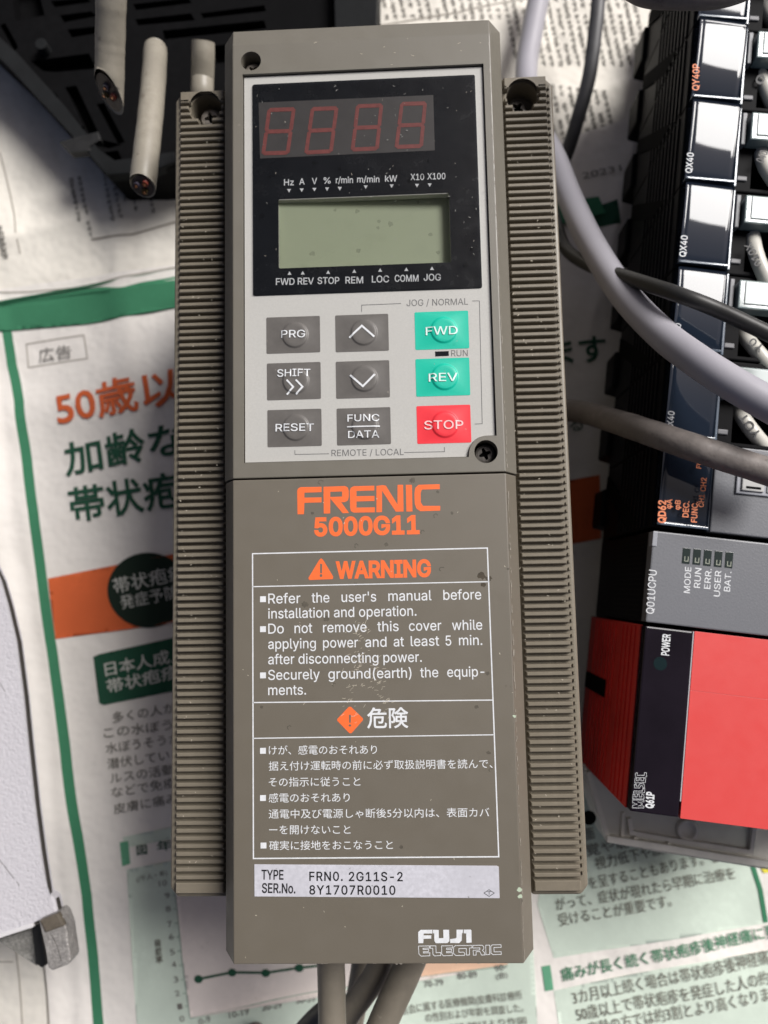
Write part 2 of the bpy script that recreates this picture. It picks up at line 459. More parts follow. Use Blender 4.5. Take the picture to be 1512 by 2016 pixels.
patch('orange_band', [(95, 1139), (240, 1110), (520, 1060), (900, 985), (1180, 935), (1183, 1060), (800, 1120), (520, 1175), (300, 1232), (110, 1258)], 2, m_oink)
def ell(cx, cy, rx, ry, n=40, rot=0):
    return [(cx+rx*math.cos(2*math.pi*i/n), cy+ry*math.sin(2*math.pi*i/n)) for i in range(n)]
patch('round_badge', ell(292, 1162, 80, 74), 3, M_('badge_ink', (0.018, 0.030, 0.022), .8, spec=.1))
ptext('帯状疱疹', (226, 1170), (368, 1140), 30, m_wtext, lvl=4)
ptext('発症予防', (240, 1200), (352, 1178), 26, m_wtext, lvl=4)
patch('caption_box', [(184, 1293), (195, 1288), (420, 1238), (440, 1340), (205, 1388), (196, 1384)], 2, m_dgreen)
ptext('日本人成人の', (208, 1332), (400, 1292), 26, m_wtext, lvl=4, off=.01)
ptext('帯状疱疹発', (212, 1366), (390, 1326), 26, m_wtext, lvl=4, off=.01)
for s, x0, y0, x1, y1 in (('多くの人が子', 222, 1424, 372, 1398), ('この水ぼうそ', 204, 1454, 372, 1432), ('水ぼうそうが治', 208, 1485, 382, 1458),
                          ('潜伏しています', 212, 1515, 386, 1488), ('ルスの活動が', 218, 1543, 372, 1519), ('などで免疫力', 222, 1570, 372, 1546), ('皮膚に痛みの', 227, 1602, 376, 1576)):
    ptext(s, (x0, y0), (x1, y1), 20, m_text)
# chart
patch('tint_strip', [(242, 1648), (420, 1612), (425, 1636), (244, 1670)], 1, m_mint)
patch('green_tab', [(236, 1658), (253, 1655), (257, 1700), (241, 1705)], 2, m_block)
patch('chart_panel', [(250, 1712), (420, 1680), (560, 1660), (800, 1640), (1035, 1600), (1060, 2060), (272, 2060), (262, 1880)], 1, m_mint)
patch('chart_area', [(343, 1738), (460, 1700), (900, 1660), (960, 1900), (900, 1918), (770, 1930), (640, 1950), (600, 1960), (375, 2004), (358, 1880)], 2, m_pinkw)
patch('peach_area', [(760, 1800), (960, 1800), (1000, 1898), (860, 1912), (760, 1931)], 3, m_peach)
ptext('図', (271, 1683), (291, 1681), 19, m_dgreen, off=.01)
ptext('年齢', (312, 1676), (375, 1664), 19, m_dgreen, off=.01)
ptext('(/千人・年)', (272, 1735), (330, 1723), 11, m_text)
pline('chart_axis', [([(343, 1738), (358, 1880), (375, 2004)], 1.6, False), ([(375, 2004), (470, 1984), (640, 1948), (770, 1931), (1000, 1900)], 1.6, False)]
      + [([(x-8, y), (x, y-1)], 1.4, False) for x, y in ((345, 1742), (347, 1762), (350, 1789), (352, 1817), (355, 1844), (358, 1872), (361, 1900), (365, 1928), (368, 1955), (372, 1980))], 3, m_mint2)
for s, x, y in (('10', 315, 1744), ('9', 327, 1768), ('8', 329, 1794), ('7', 332, 1824), ('6', 335, 1849), ('5', 337, 1879), ('4', 340, 1904), ('3', 344, 1933), ('2', 347, 1960), ('1', 352, 1986), ('0', 356, 2010)):
    ptext(s, (x, y), (x+(15 if len(s) > 1 else 9), y-2), 11, m_ltext, cjk=False)
for i, s in enumerate('発症率'): ptext(s, (306+i*1.5, 1864+i*16), (319+i*1.5, 1862+i*16), 14, m_text, off=.02)
for s, x, y, w_ in (('0-9', 394, 2016, 22), ('10-19', 453, 2002, 38), ('20-29', 518, 1988, 38), ('30-39', 584, 1975, 38), ('70-79', 836, 1943, 38), ('80-89', 902, 1927, 38), ('90-', 976, 1912, 22), ('(歳)', 978, 1928, 22)):
    ptext(s, (x, y), (x+w_, y-6), 12, m_ltext, cjk=(s == '(歳)'))
P_ = [(392, 1926), (458, 1913), (524, 1914), (590, 1904), (660, 1896), (760, 1860)]
pline('chart_line', [(P_, 4.5, False)], 4, m_dgreen)
for i, (x, y) in enumerate(P_[:4]): patch('chart_marker', ell(x, y, 8.5, 8, 16), 5, m_dgreen)
for s, x0, y0, x1, y1, h_ in (('医会に属する医療機関(皮膚科診療所', 793, 1998, 1028, 1960, 17), ('の性別および年齢を調査した。', 840, 2013, 1030, 1986, 17), ('1997-2017より作図', 880, 2030, 1036, 2010, 14)):
    ptext(s, (x0, y0), (x1, y1), h_, m_text)
# right-hand text block
patch('text_panel', [(1058, 1780), (1100, 1560), (1300, 1520), (1470, 1500), (1483, 1700), (1500, 1755), (1508, 1818), (1090, 1886), (1075, 1830)], 1, m_mint)
patch('text_panel', [(1090, 1950), (1300, 1907), (1580, 1862), (1600, 2080), (1110, 2080)], 1, m_mint)
patch('green_tab', [(1066, 1902), (1083, 1899), (1090, 1948), (1073, 1951)], 2, m_block)
pline('frame_line', [([(1455, 1500), (1478, 1695), (1496, 1750), (1507, 1815)], 8, False)], 3, m_green)
patch('yellow_print', [(1494, 1702), (1530, 1690), (1535, 1715), (1503, 1718)], 3, m_yellow)
for s, x0, y0, x1, y1 in (('面', 1152, 1654, 1172, 1650), ('覚や聴覚の低', 1154, 1684, 1330, 1648), ('、視力低下や顔面神経ま', 1150, 1714, 1395, 1664), ('を呈することもあります。した', 1160, 1748, 1440, 1694),
                          ('がって、症状が現れたら早期に治療を', 1096, 1792, 1452, 1732), ('受けることが重要です。', 1102, 1823, 1324, 1784)):
    ptext(s, (x0, y0), (x1, y1), 23, m_text)
ptext('痛みが長く続く帯状疱疹後神経痛に要', (1106, 1928), (1538, 1848), 25, m_green, off=.010)
for s, x0, y0, x1, y1 in (('3カ月以上続く場合は帯状疱疹後神経痛', 1129, 1974, 1520, 1900), ('50歳以上で帯状疱疹を発症した人の約', 1136, 2007, 1520, 1940), ('高齢の方では約3割とより高くなりま', 1160, 2036, 1520, 1972)):
    ptext(s, (x0, y0), (x1, y1), 26, m_text)
ptext('ます', (1085, 722), (1196, 712), 50, m_dgreen, off=.018)
ptext('る', (1122, 852), (1148, 848), 28, m_dgreen)
# ---- the page under it: faint column print too small to read
def column_print(px0, py0, dx, dy, n, hpx, seed):
    rr = random.Random(seed); V, F = [], []
    for k in range(n):
        cx, cy = px0+dx*k, py0+dy*k
        if rr.random() < .07: continue
        segs_ = []
        for q_ in range(rr.randint(2, 4)):
            yy = cy+(-.38+.25*q_+rr.uniform(-.04, .04))*hpx; l_ = rr.uniform(.22, .42)*hpx; segs_.append((cx-l_, yy+.05*hpx, cx+l_, yy-.05*hpx))
        for q_ in range(rr.randint(1, 2)):
            xx = cx+rr.uniform(-.28, .28)*hpx; segs_.append((xx, cy-.42*hpx, xx+.06*hpx, cy+rr.uniform(.1, .42)*hpx))
        if rr.random() < .5: segs_.append((cx, cy, cx+.35*hpx, cy+.4*hpx))
        for ax, ay, bx, by in segs_:
            P = [solve(ax, ay, HU), solve(bx, by, HU)]
            v, f = stroke_geo(P, hpx*.13*.23)
            v = [Vector((p.x, p.y, HU(p.x, p.y)+.15)) for p in v]
            b = len(V); V += v; F += [[q+b for q in t] for t in f]
    return V, F
cols = []
for i in range(12): cols.append((136+i*16, 352-i*2.5, .22, 1.0, 7+((i*5) % 4), 10, i))
V, F = [], []
def addcol(c):
    v, f = column_print(*c); b = len(V); V.extend(v); F.extend([[q+b for q in t] for t in f])
for i in range(13):
    x = 140+i*16; L_ = [8, 11, 0, 0, 9, 10, 7, 8, 6, 9, 5, 0, 8][i]
    addcol((x, 356-i*3.2, 2.2, 11, L_, 11, i+3))
for i in range(30):
    x = 752+i*17; addcol((x, -12, 2.4, 11.5, (13 if i > 13 else 5), 12, i+40))
for i in range(13):
    x = 985+i*17; addcol((x, 160+i*2, 2.6, 11.5, 11, 12, i+90))
for i in range(4): addcol((-4+i*2, 450, 2.0, 11, 6, 11, i+140))
mesh('small_print', V, F, M_('faint_news_ink', (0.20, 0.19, 0.17), 0.85, spec=.1), under, kind='stuff')
pline('rule', [([(180, 472), (260, 462), (352, 436)], 5, False), ([(0, 300), (28, 420), (40, 500)], 3, False), ([(735, 52), (900, 25), (1080, -10)], 3, False)], 1, m_rule, HU, under)
pline('rule', [([(-10, 1893), (27, 1893)], 2, False), ([(32, 1870), (46, 2040)], 2.5, False), ([(86, 1890), (97, 2040)], 2.5, False)], 2, m_rule, HU, under)
ptext('20231', (1148, 352), (1222, 340), 13, m_ltext, cjk=False)
patch('green_print', [(1120, 425), (1215, 392), (1222, 440), (1160, 452), (1128, 450)], 1, m_dgreen)

# ------------------------------------------------------------------ the drive
inv = thing('motor_drive', 'tan plastic motor drive with ribbed sides, black display and coloured keys, lying on the newspaper', 'motor drive', (0, 130, 4))
ZF = 130.0
def boolean(o, cutters):
    for c in cutters:
        md = o.modifiers.new('b', 'BOOLEAN'); md.operation = 'DIFFERENCE'; md.object = c; md.solver = 'EXACT'
    dg = bpy.context.evaluated_depsgraph_get(); dg.update()
    me = bpy.data.meshes.new_from_object(o.evaluated_get(dg)); old = o.data
    o.modifiers.clear(); o.data = me; me.name = o.name
    for c in cutters: bpy.data.objects.remove(c)
    return o
def cutter(pts, z0, z1, parent=None):
    return from_bm('cut', prism_bm(pts, z0, z1), m_hole, parent or inv)
def circ(x, y, r, n=40): return [(x+r*math.cos(2*math.pi*i/n), y+r*math.sin(2*math.pi*i/n)) for i in range(n)]
# main housing below the covers
box('housing', -40.8, 1.5, 5, 40.8, 259, 121.5, m_wing, inv, .6)
def cover_bm(x_face, x_side, y0, y1, ys0, ys1, z0, zs, z1, topbevel=None):
    """chamfered cover: face at z1, its long edges sloping down to the side walls"""
    rows = []
    bm = bmesh.new()
    prof = [(-x_side, z0), (-x_side, zs), (-x_face, z1), (x_face, z1), (x_side, zs), (x_side, z0)]
    stations = [(y0, ys0)]
    if topbevel: stations += [(topbevel[0], 0)]
    stations += [(y1, ys1)]
    for k, (y, dys) in enumerate(stations):
        r = []
        for x, z in prof:
            yy = y+(dys if z < z1-.01 else 0); zz = z
            if topbevel and k == len(stations)-1 and z > z1-.01: zz = z-topbevel[1]
            r.append(bm.verts.new((x, yy, zz)))
        rows.append(r)
    for k in range(len(rows)-1):
        for i in range(5): bm.faces.new((rows[k][i], rows[k+1][i], rows[k+1][i+1], rows[k][i+1]))
        bm.faces.new((rows[k][5], rows[k+1][5], rows[k+1][0], rows[k][0]))
    bm.faces.new(rows[0]); bm.faces.new(rows[-1][::-1])
    bmesh.ops.recalc_face_normals(bm, faces=bm.faces)
    ed = [e_ for e_ in bm.edges if all(v.co.z > z0+1 for v in e_.verts)]
    bmesh.ops.bevel(bm, geom=ed, offset=.28, segments=2, affect='EDGES', profile=.6, clamp_overlap=True)
    return bm
lower = from_bm('front_cover', cover_bm(37.45, 40.9, 0.0, 126.9, .9, 0, 118.5, 124.2, ZF), m_cover, inv)
upper = from_bm('top_cover', cover_bm(37.45, 41.2, 127.35, 260.3, 0, -.4, 118.5, 124.2, ZF, topbevel=(255.2, .9)), m_cover2, inv)
KX0, KX1, KY0, KY1 = -34.3, 35.1, 131.9, 245.9
SX, SY = U(957, 889, ZF).xy        # screw beside the keypad
TX, TY = U(494, 120, ZF).xy
kp = [(KX0, KY0), (SX-5.0, KY0)]
for i in range(9):
    t = math.radians(180-90*i/8); kp.append((SX+5.0*math.cos(t), SY-1.0+5.6*math.sin(t)))
kp += [(KX1, SY+4.6), (KX1, KY1), (KX0, KY1)]
_w = [U(548, 388, 129.06), U(884, 379, 129.06), U(884, 519, 129.06), U(548, 529, 129.06)]
LX0, LX1, LY0, LY1 = _w[0].x, _w[1].x, _w[3].y, _w[1].y
def grow(pts, d):
    out = []; n = len(pts)
    for i in range(n):
        a_, b_, c_ = Vector(pts[i-1]), Vector(pts[i]), Vector(pts[(i+1) % n])
        d1 = (b_-a_).normalized(); d2 = (c_-b_).normalized(); t = (d1+d2).normalized(); nn = Vector((t.y, -t.x))
        c = max(.5, nn.dot(Vector((d1.y, -d1.x)))); out.append(tuple(b_+nn*d/c))
    return out
boolean(upper, [cutter(grow(kp, .25), 127.4, 140), cutter(rect(LX0-1.5, LY0-1.5, LX1+1.5, LY1+1.5), 124.2, 140), cutter(circ(TX, TY, 2.95), 124.6, 140), cutter(circ(SX, SY, 3.2), 121, 140)])
pad = from_bm('keypad_panel', prism_bm(kp, 126.8, 129.0, .3), m_cream, inv)
boolean(pad, [cutter(grow(kp, .0)[0:0] or rect(*U(548, 530, 129).xy, *U(884, 381, 129).xy), 126.0, 140)])

def screw(x, y, z, r, mat, rz=0.3):
    bm = bmesh.new(); n = 28; rings = [(r, -1.2), (r, 0), (r*.93, .35), (r*.7, .55)]
    R = [[bm.verts.new((x+q*math.cos(2*math.pi*i/n), y+q*math.sin(2*math.pi*i/n), z+dz)) for i in range(n)] for q, dz in rings]
    for k in range(3):
        for i in range(n): bm.faces.new((R[k][i], R[k][(i+1) % n], R[k+1][(i+1) % n], R[k+1][i]))
    bm.faces.new(R[3])
    o = from_bm('screw', bm, mat, inv, smooth=False)
    w_, l_ = r*.17, r*.62
    cr = []
    for q in range(4):
        t = q*math.pi/2+rz; c_, s_ = math.cos(t), math.sin(t)
        for (px_, py_) in ((l_, -w_*.7), (l_, w_*.7), (w_*1.25, w_*1.25)): cr.append((x+px_*c_-py_*s_, y+px_*s_+py_*c_))
    boolean(o, [cutter(cr, z-.9, z+3)])
    c2 = mesh('cross_recess', [(p[0], p[1], z-.88) for p in cr], [list(range(len(cr)))], m_hole, o)
    return o
screw(TX-.1, TY-.5, 125.9, 2.45, m_bright_screw, .75); screw(SX, SY-.1, 126.2, 2.75, m_screw, .35)

# display window
z = 129.06
bx = pxp([(497, 167), (935, 148), (948, 570), (497, 583)], z)
disp = from_bm('display_window', prism_bm(rrect(bx[0][0], bx[3][1], bx[1][0], bx[0][1], .6), 128.9, 129.22, .05), m_black, inv)
boolean(disp, [cutter(rrect(LX0, LY0, LX1, LY1, .5), 120, 140)])
lcd = mesh('lcd_panel', [(LX0-1, LY0-1, 125.2), (LX1+1, LY0-1, 125.2), (LX1+1, LY1+1, 125.2), (LX0-1, LY1+1, 127.5)], [(0, 1, 2, 3)], m_lcd, inv)
mesh('display_film', [(bx[3][0]+.3, bx[3][1]+.3, 129.55), (bx[1][0]-.3, bx[3][1]+.3, 129.55), (bx[1][0]-.3, bx[1][1]-.3, 129.55), (bx[3][0]+.3, bx[1][1]-.3, 129.55)], [(0, 1, 2, 3)],
     pane_mat('clear_film', (.95, .95, .95), 1.35, .12), inv)
ZP = 129.27
led = poly('led_display', [[(509, 202), (853, 187), (856, 296), (512, 312)]], ZP, m_ledgrey, inv)
def C5(x, y): return (440+x/2.7, 20+y/2.7)
for tl, tr, bl, br in (((235, 520), (385, 515), (200, 772), (350, 768)), ((465, 515), (612, 510), (428, 768), (580, 760)), ((705, 500), (850, 495), (675, 752), (825, 745)), ((940, 488), (1082, 484), (908, 738), (1060, 732))):
    def Q(u_, v_):
        p0 = (tl[0]+(tr[0]-tl[0])*u_, tl[1]+(tr[1]-tl[1])*u_); p1 = (bl[0]+(br[0]-bl[0])*u_, bl[1]+(br[1]-bl[1])*u_)
        return C5(p0[0]+(p1[0]-p0[0])*v_, p0[1]+(p1[1]-p0[1])*v_)
    wu, wv, g_ = .135, .085, .018
    H = lambda v_, a0=0., a1=1.: [Q(a0+g_*1.6, v_+wv*.5), Q(a0+g_*1.6+wu*.45, v_), Q(a1-g_*1.6-wu*.45, v_), Q(a1-g_*1.6, v_+wv*.5), Q(a1-g_*1.6-wu*.6, v_+wv), Q(a0+g_*1.6+wu*.6, v_+wv)]
    Vv = lambda u_, a0, a1: [Q(u_, a0+g_), Q(u_+wu*.5, a0), Q(u_+wu, a0+g_), Q(u_+wu, a1-g_), Q(u_+wu*.5, a1), Q(u_, a1-g_)]
    for q_, s in enumerate((H(0), H(.4575), H(1-wv), Vv(0, .03, .49), Vv(1-wu, .03, .49), Vv(0, .51, .97), Vv(1-wu, .51, .97))):
        poly('led_segment', [s], ZP+(.06 if q_ < 3 else .09), m_seg, led)
for s, x0, x1, yb in (('Hz', 559, 578.5, 365), ('A', 589, 600, 363.5), ('V', 614, 624.5, 362.5), ('%', 637, 651, 361.5), ('r/min', 661, 695, 360.5), ('m/min', 703, 747, 359), ('kW', 758, 782, 357.5), ('X10', 808, 835, 354.5), ('X100', 841, 877, 353)):
    text(s, (x0, yb), (x1, yb-.4), 12, ZP, m_white, disp, off=.012)
tri = []
for x, y in ((569, 375), (594, 374), (619, 373), (644, 372), (669, 371), (720, 368), (771, 366), (821, 365), (846, 364)): tri.append([(x-4, y-3), (x+4, y-3), (x, y+4)])
for x, y in ((570, 538), (596, 537.5), (646, 536), (697.5, 534), (748.5, 532), (800, 530.5), (850.5, 528.5)): tri.append([(x-4, y+3), (x+4, y+3), (x, y-4)])
poly('pointer_mark', tri, ZP, m_white, disp)
for s, x0, x1, yb in (('FWD', 543, 580, 561), ('REV', 586, 618, 560), ('STOP', 625, 668, 559), ('REM', 680, 715, 558), ('LOC', 732, 766, 556), ('COMM', 777, 824, 554.5), ('JOG', 834, 868, 552.5)):
    text(s, (x0, yb), (x1, yb-.5), 13, ZP, m_white, disp, off=.012)

# keys
def C7(x, y): return (480+x/2.9077, 560+y/2.9077)
ZK = 129.0
def key(tl, br, cc, mat, legends):
    """a membrane key: printed rectangle with a raised round dome"""
    A, B = U(*C7(*tl), ZK), U(*C7(*br), ZK); c = U(*C7(*cc), ZK)
    R_ = 3.95
    def dome(x, y):
        r = math.hypot(x-c.x, y-c.y)
        if r >= R_: return ZK+.06
        t = min(1, (R_-r)/.75); return ZK+.06+.38*(t*t*(3-2*t))-.05*max(0, 1-r/2.4)
    r = rrect(A.x, B.y, B.x, A.y, .35, 3)
    n = len(r); N = 48
    V = [(x, y, ZK+.06) for x, y in r]
    rad = [R_*1.0, R_*.97, R_*.93, R_*.89, R_*.85, R_*.81, R_*.6, R_*.3]
    pts2 = [Vector(p) for p in r]; ids = []
    for q in rad:
        for i in range(N): pts2.append(Vector((c.x+q*math.cos(2*math.pi*i/N), c.y+q*math.sin(2*math.pi*i/N))))
    pts2 = [p for p in pts2 if A.x-1e-3 <= p.x <= B.x+1e-3 and B.y-1e-3 <= p.y <= A.y+1e-3]
    rr = delaunay_2d_cdt(pts2, [(i, (i+1) % n) for i in range(n)], [], 1, 1e-4, False)
    o = mesh('key', [(v.x, v.y, dome(v.x, v.y)) for v in rr[0]], [list(f) for f in rr[2]], mat, inv, smooth=True)
    for lg in legends:
        if lg[0] == 'T':
            _, s, p0, p1, hh, mt = lg
            text(s, C7(*p0), C7(*p1), hh/2.9077, ZK+.3, mt, o, off=.006, name='key_legend', zf=lambda x, y: dome(x, y)+.2)
        else:
            _, pts, wd, mt = lg
            P = [U(*C7(*q), ZK+.3) for q in pts]; Q_ = []
            for i in range(len(P)-1):
                for k in range(6): Q_.append(P[i]+(P[i+1]-P[i])*(k/6))
            Q_.append(P[-1])
            v, f = stroke_geo(Q_, wd/2.9077*sp(700, 700, ZK))
            mesh('key_legend', [Vector((p.x, p.y, dome(p.x, p.y)+.16)) for p in v], f, mt, o)
    return o
key((129, 190), (438, 388), (293, 290), m_key, [('T', 'PRG', (213, 306), (352, 304), 42, m_white)])
key((523, 178), (831, 379), (687, 276), m_key, [('L', [(604, 305), (676, 238), (747, 300)], 11, m_white)])
key((977, 160), (1291, 366), (1145, 262), m_teal, [('T', 'FWD', (1042, 290), (1224, 286), 46, m_teal_p)])
key((132, 453), (442, 655), (297, 552), m_key, [('T', 'SHIFT', (191, 528), (381, 525), 42, m_white), ('L', [(246, 547), (284, 588), (246, 630)], 10, m_white), ('L', [(298, 546), (337, 587), (298, 629)], 10, m_white)])
key((526, 443), (837, 646), (690, 540), m_key, [('L', [(608, 519), (682, 584), (750, 515)], 11, m_white)])
key((982, 428), (1297, 634), (1150, 530), m_teal, [('T', 'REV', (1059, 556), (1224, 553), 46, m_teal_p)])
key((135, 720), (447, 924), (298, 820), m_key, [('T', 'RESET', (181, 841), (401, 838), 42, m_white)])
key((531, 711), (843, 914), (693, 812), m_key, [('T', 'FUNC', (593, 785), (776, 782), 40, m_white), ('L', [(591, 815), (779, 811)], 7, m_white), ('T', 'DATA', (597, 879), (776, 876), 40, m_white)])
key((988, 697), (1303, 905), (1152, 802), m_redk, [('T', 'STOP', (1033, 829), (1257, 826), 48, m_pink_p)])
ZC = 129.05
poly('run_lamp', [[C7(1095, 384), C7(1173, 381), C7(1174, 409), C7(1096, 412)]], ZC, m_black, pad)
text('RUN', C7(1187, 411), C7(1282, 410), 12, ZC, m_grey_ink, pad)
text('JOG / NORMAL', C7(932, 124), C7(1284, 115), 12.5, ZC, m_grey_ink, pad)
text('REMOTE / LOCAL', C7(502, 983), C7(916, 976), 12.5, ZC, m_grey_ink, pad)
lines('printed_rule', [([C7(900, 109), C7(675, 118), C7(674, 158)], 1.2, False), ([C7(1308, 94), C7(1349, 94), C7(1365, 797), C7(1322, 799)], 1.2, False),
                       ([C7(292, 950), C7(293, 973), C7(488, 969)], 1.2, False), ([C7(918, 962), C7(1149, 957), C7(1148, 930)], 1.2, False)], ZC, m_grey_ink, pad)

# front cover print
ZT = ZF+.03
def CF(x, y): return (560+x/4.582, 930+y/4.582)
FR = [[(118, 378), (115, 165), (124, 145), (145, 133), (335, 130), (335, 178), (180, 183), (180, 228), (335, 225), (335, 270), (180, 275), (176, 377)],
      [(352, 130), (413, 128), (413, 370), (355, 372)],
      [(413, 128), (545, 123), (570, 135), (580, 165), (580, 225), (570, 255), (545, 268), (512, 270), (583, 366), (525, 368), (413, 235), (413, 222), (520, 218), (520, 172), (413, 175)],
      [(590, 170), (597, 140), (625, 125), (810, 120), (810, 163), (650, 168), (650, 215), (812, 212), (812, 258), (650, 262), (650, 318), (815, 315), (815, 360), (625, 363), (600, 350), (592, 320)],
      [(830, 122), (885, 115), (915, 120), (1020, 290), (1020, 112), (1070, 112), (1075, 352), (1005, 355), (880, 165), (880, 358), (830, 360)],
      [(1095, 112), (1150, 112), (1155, 352), (1100, 354)],
      [(1172, 190), (1180, 140), (1210, 112), (1400, 106), (1402, 150), (1240, 155), (1229, 185), (1230, 270), (1250, 302), (1405, 302), (1405, 345), (1225, 350), (1190, 325), (1175, 280)]]
poly('logo_lettering', [[CF(*p) for p in q] for q in FR], ZT, m_orange, lower)
text('5000G11', CF(268, 570), CF(1220, 547), 33.5, ZT, m_orange, lower, off=.034, name='logo_lettering')
def C6(x, y): return (480+x/2.853, 1060+y/2.853)
def CJ(x, y): return (480+x/2.853, 1380+y/2.853)
lines('printed_frame', [([C6(49, 86), C6(1368, 54), CJ(1432, 875), CJ(54, 885)], 2.4, True), ([C6(50, 271), C6(1375, 243)], 2.0, False), ([C6(51, 922), C6(1396, 908)], 2.2, False), ([CJ(53, 210), CJ(1405, 190)], 2.0, False)], ZT, m_white, lower)
tri = [(609, 1142), (607, 1138), (628, 1103), (632, 1099), (636, 1102), (656, 1135), (655, 1140)]
poly('warning_triangle', [tri], ZT, m_orange, lower)
text('!', (629.5, 1135), (634.5, 1135), 24, ZT+.03, m_cover, lower, off=.02)
text('WARNING', (661, 1138), (849, 1134), 31, ZT, m_orange, lower, off=.034)
def sq(x, y, s=11.5): return [(x, y), (x+s, y-.2), (x+s, y-.2+s), (x, y+s)]
poly('bullet_mark', [sq(512, 1174), sq(512, 1233), sq(512, 1324), sq(512, 1472.5), sq(512, 1565.5), sq(513, 1659)], ZT, m_white, lower)
def wl_(items, hh=19.5):
    words([(s, C6(x0, y0), C6(x1, y1)) for s, x0, y0, x1, y1 in items], hh, ZT, m_white, lower, off=.004)
wl_([('Refer', 137, 366, 318, 363), ('the', 381, 361, 481, 359), ("user's", 549, 357, 744, 354), ('manual', 812, 351, 1055, 347), ('before', 1121, 345, 1334, 342)])
wl_([('installation and operation.', 137, 450, 970, 434)])
wl_([('Do', 137, 535, 225, 533), ('not', 285, 532, 385, 530), ('remove', 445, 528, 690, 524), ('this', 750, 522, 870, 520), ('cover', 928, 519, 1110, 516), ('while', 1170, 515, 1340, 512)])
wl_([('applying', 137, 621, 405, 616), ('power', 445, 614, 642, 611), ('and', 682, 610, 802, 608), ('at', 842, 607, 900, 606), ('least', 938, 605, 1098, 602), ('5', 1134, 602, 1166, 601), ('min.', 1209, 600, 1340, 598)])
wl_([('after disconnecting power.', 137, 707, 1000, 693)])
wl_([('Securely', 137, 795, 427, 790), ('ground(earth)', 475, 789, 942, 782), ('the', 991, 781, 1093, 779), ('equip-', 1143, 778, 1352, 775)])
wl_([('ments.', 137, 880, 350, 877)])
poly('warning_diamond', [[CJ(524, 110), CJ(526, 100), CJ(590, 33), CJ(602, 33), CJ(669, 98), CJ(669, 108), CJ(605, 181), CJ(593, 181)]], ZT, m_orange, lower)
text('!', (686.5, 1430), (691.5, 1430), 23, ZT+.03, m_cover, lower, off=.0)
text('危険', CJ(693, 153), CJ(925, 150), 38, ZT, m_white, lower, font='B', off=.014, cjk=True)
for s, x0, y0, x1, y1, hh in (('けが、感電のおそれあり', 140, 303, 748, 299, 17.5), ('据え付け運転時の前に必ず取扱説明書を読んで、', 140, 392, 1398, 378, 17.5), ('その指示に従うこと', 140, 482, 655, 478, 17.5), ('感電のおそれあり', 140, 571, 595, 568, 17.5),
                          ('通電中及び電源しゃ断後5分以内は、表面カバ', 140, 661, 1380, 652, 17.5), ('ーを開けないこと', 142, 750, 600, 748, 17.5), ('確実に接地をおこなうこと', 142, 838, 838, 834, 17.5)):
    text(s, CJ(x0, y0), CJ(x1, y1), hh, ZT, m_white, lower, font='B', cjk=True)
pl = from_bm('rating_plate', prism_bm(pxp([CJ(59, 918), CJ(1420, 926), CJ(1432, 932), CJ(1437, 1108), CJ(60, 1098)], ZF+.1), ZF-.05, ZF+.14, .04), m_plate, inv)
ZL = ZF+.17
text('TYPE', CJ(99, 1002), CJ(223, 1003), 18.5, ZL, m_ink, pl, off=.016)
text('SER.No.', CJ(101, 1077), CJ(290, 1080), 18.5, ZL, m_ink, pl, off=.016)
text('FRN0.', CJ(368, 1010), CJ(556, 1010), 17.5, ZL, m_ink, pl, off=.014, spacing=1.1)
text('2G11S-2', CJ(590, 1011), CJ(893, 1012), 17.5, ZL, m_ink, pl, off=.014, spacing=1.1)
text('8Y1707R0010', CJ(368, 1086), CJ(852, 1088), 17.5, ZL, m_ink, pl, off=.014, spacing=1.1)
lines('printed_mark', [([CJ(1349, 1079), CJ(1377, 1060), CJ(1407, 1079), CJ(1378, 1098)], 1.1, True), ([CJ(1368, 1071), CJ(1388, 1071)], 1, False), ([CJ(1378, 1071), CJ(1378, 1089)], 1, False)], ZL, m_ink, pl)
def CG(x, y): return (760+x/4.2, 1780+y/4.2)
poly('maker_lettering', [[CG(*p) for p in q] for q in (
    [(267, 323), (266, 232), (285, 213), (382, 212), (383, 243), (312, 243), (310, 258), (374, 258), (374, 285), (310, 287), (308, 323)],
    [(388, 212), (435, 213), (437, 282), (475, 281), (473, 212), (521, 212), (524, 305), (508, 322), (412, 323), (400, 305), (398, 243), (388, 240)],
    [(583, 211), (637, 211), (634, 238), (628, 240), (626, 300), (605, 322), (531, 321), (529, 290), (575, 283), (583, 275)],
    [(643, 211), (700, 210), (706, 216), (708, 318), (665, 320), (663, 243), (643, 241)])], ZT, m_white, lower)
EL = [[(268, 347), (360, 345), (360, 363), (306, 365), (306, 375), (352, 374), (352, 392), (308, 394), (308, 404), (362, 402), (362, 427), (290, 430), (272, 412)],
      [(366, 345), (412, 345), (414, 402), (452, 400), (452, 425), (400, 428), (388, 415), (386, 365), (366, 365)],
      [(460, 345), (550, 344), (550, 362), (500, 364), (500, 374), (543, 373), (543, 390), (500, 392), (500, 402), (548, 401), (548, 425), (474, 427), (460, 410)],
      [(572, 343), (710, 342), (710, 362), (690, 363), (690, 420), (665, 421), (664, 366), (602, 368), (602, 398), (642, 397), (652, 412), (648, 424), (577, 425), (558, 408), (558, 358)],
      [(718, 341), (795, 340), (808, 352), (808, 372), (797, 382), (812, 398), (818, 420), (790, 421), (775, 392), (745, 393), (745, 421), (722, 422), (720, 382), (775, 379), (776, 362), (718, 363)],
      [(824, 340), (856, 339), (858, 416), (826, 418)],
      [(866, 350), (878, 337), (950, 335), (952, 357), (892, 359), (894, 395), (952, 393), (953, 415), (885, 418), (868, 405)]]
lines('maker_lettering', [([CG(*p) for p in q], 1.15, True) for q in EL], ZT, m_white, lower)

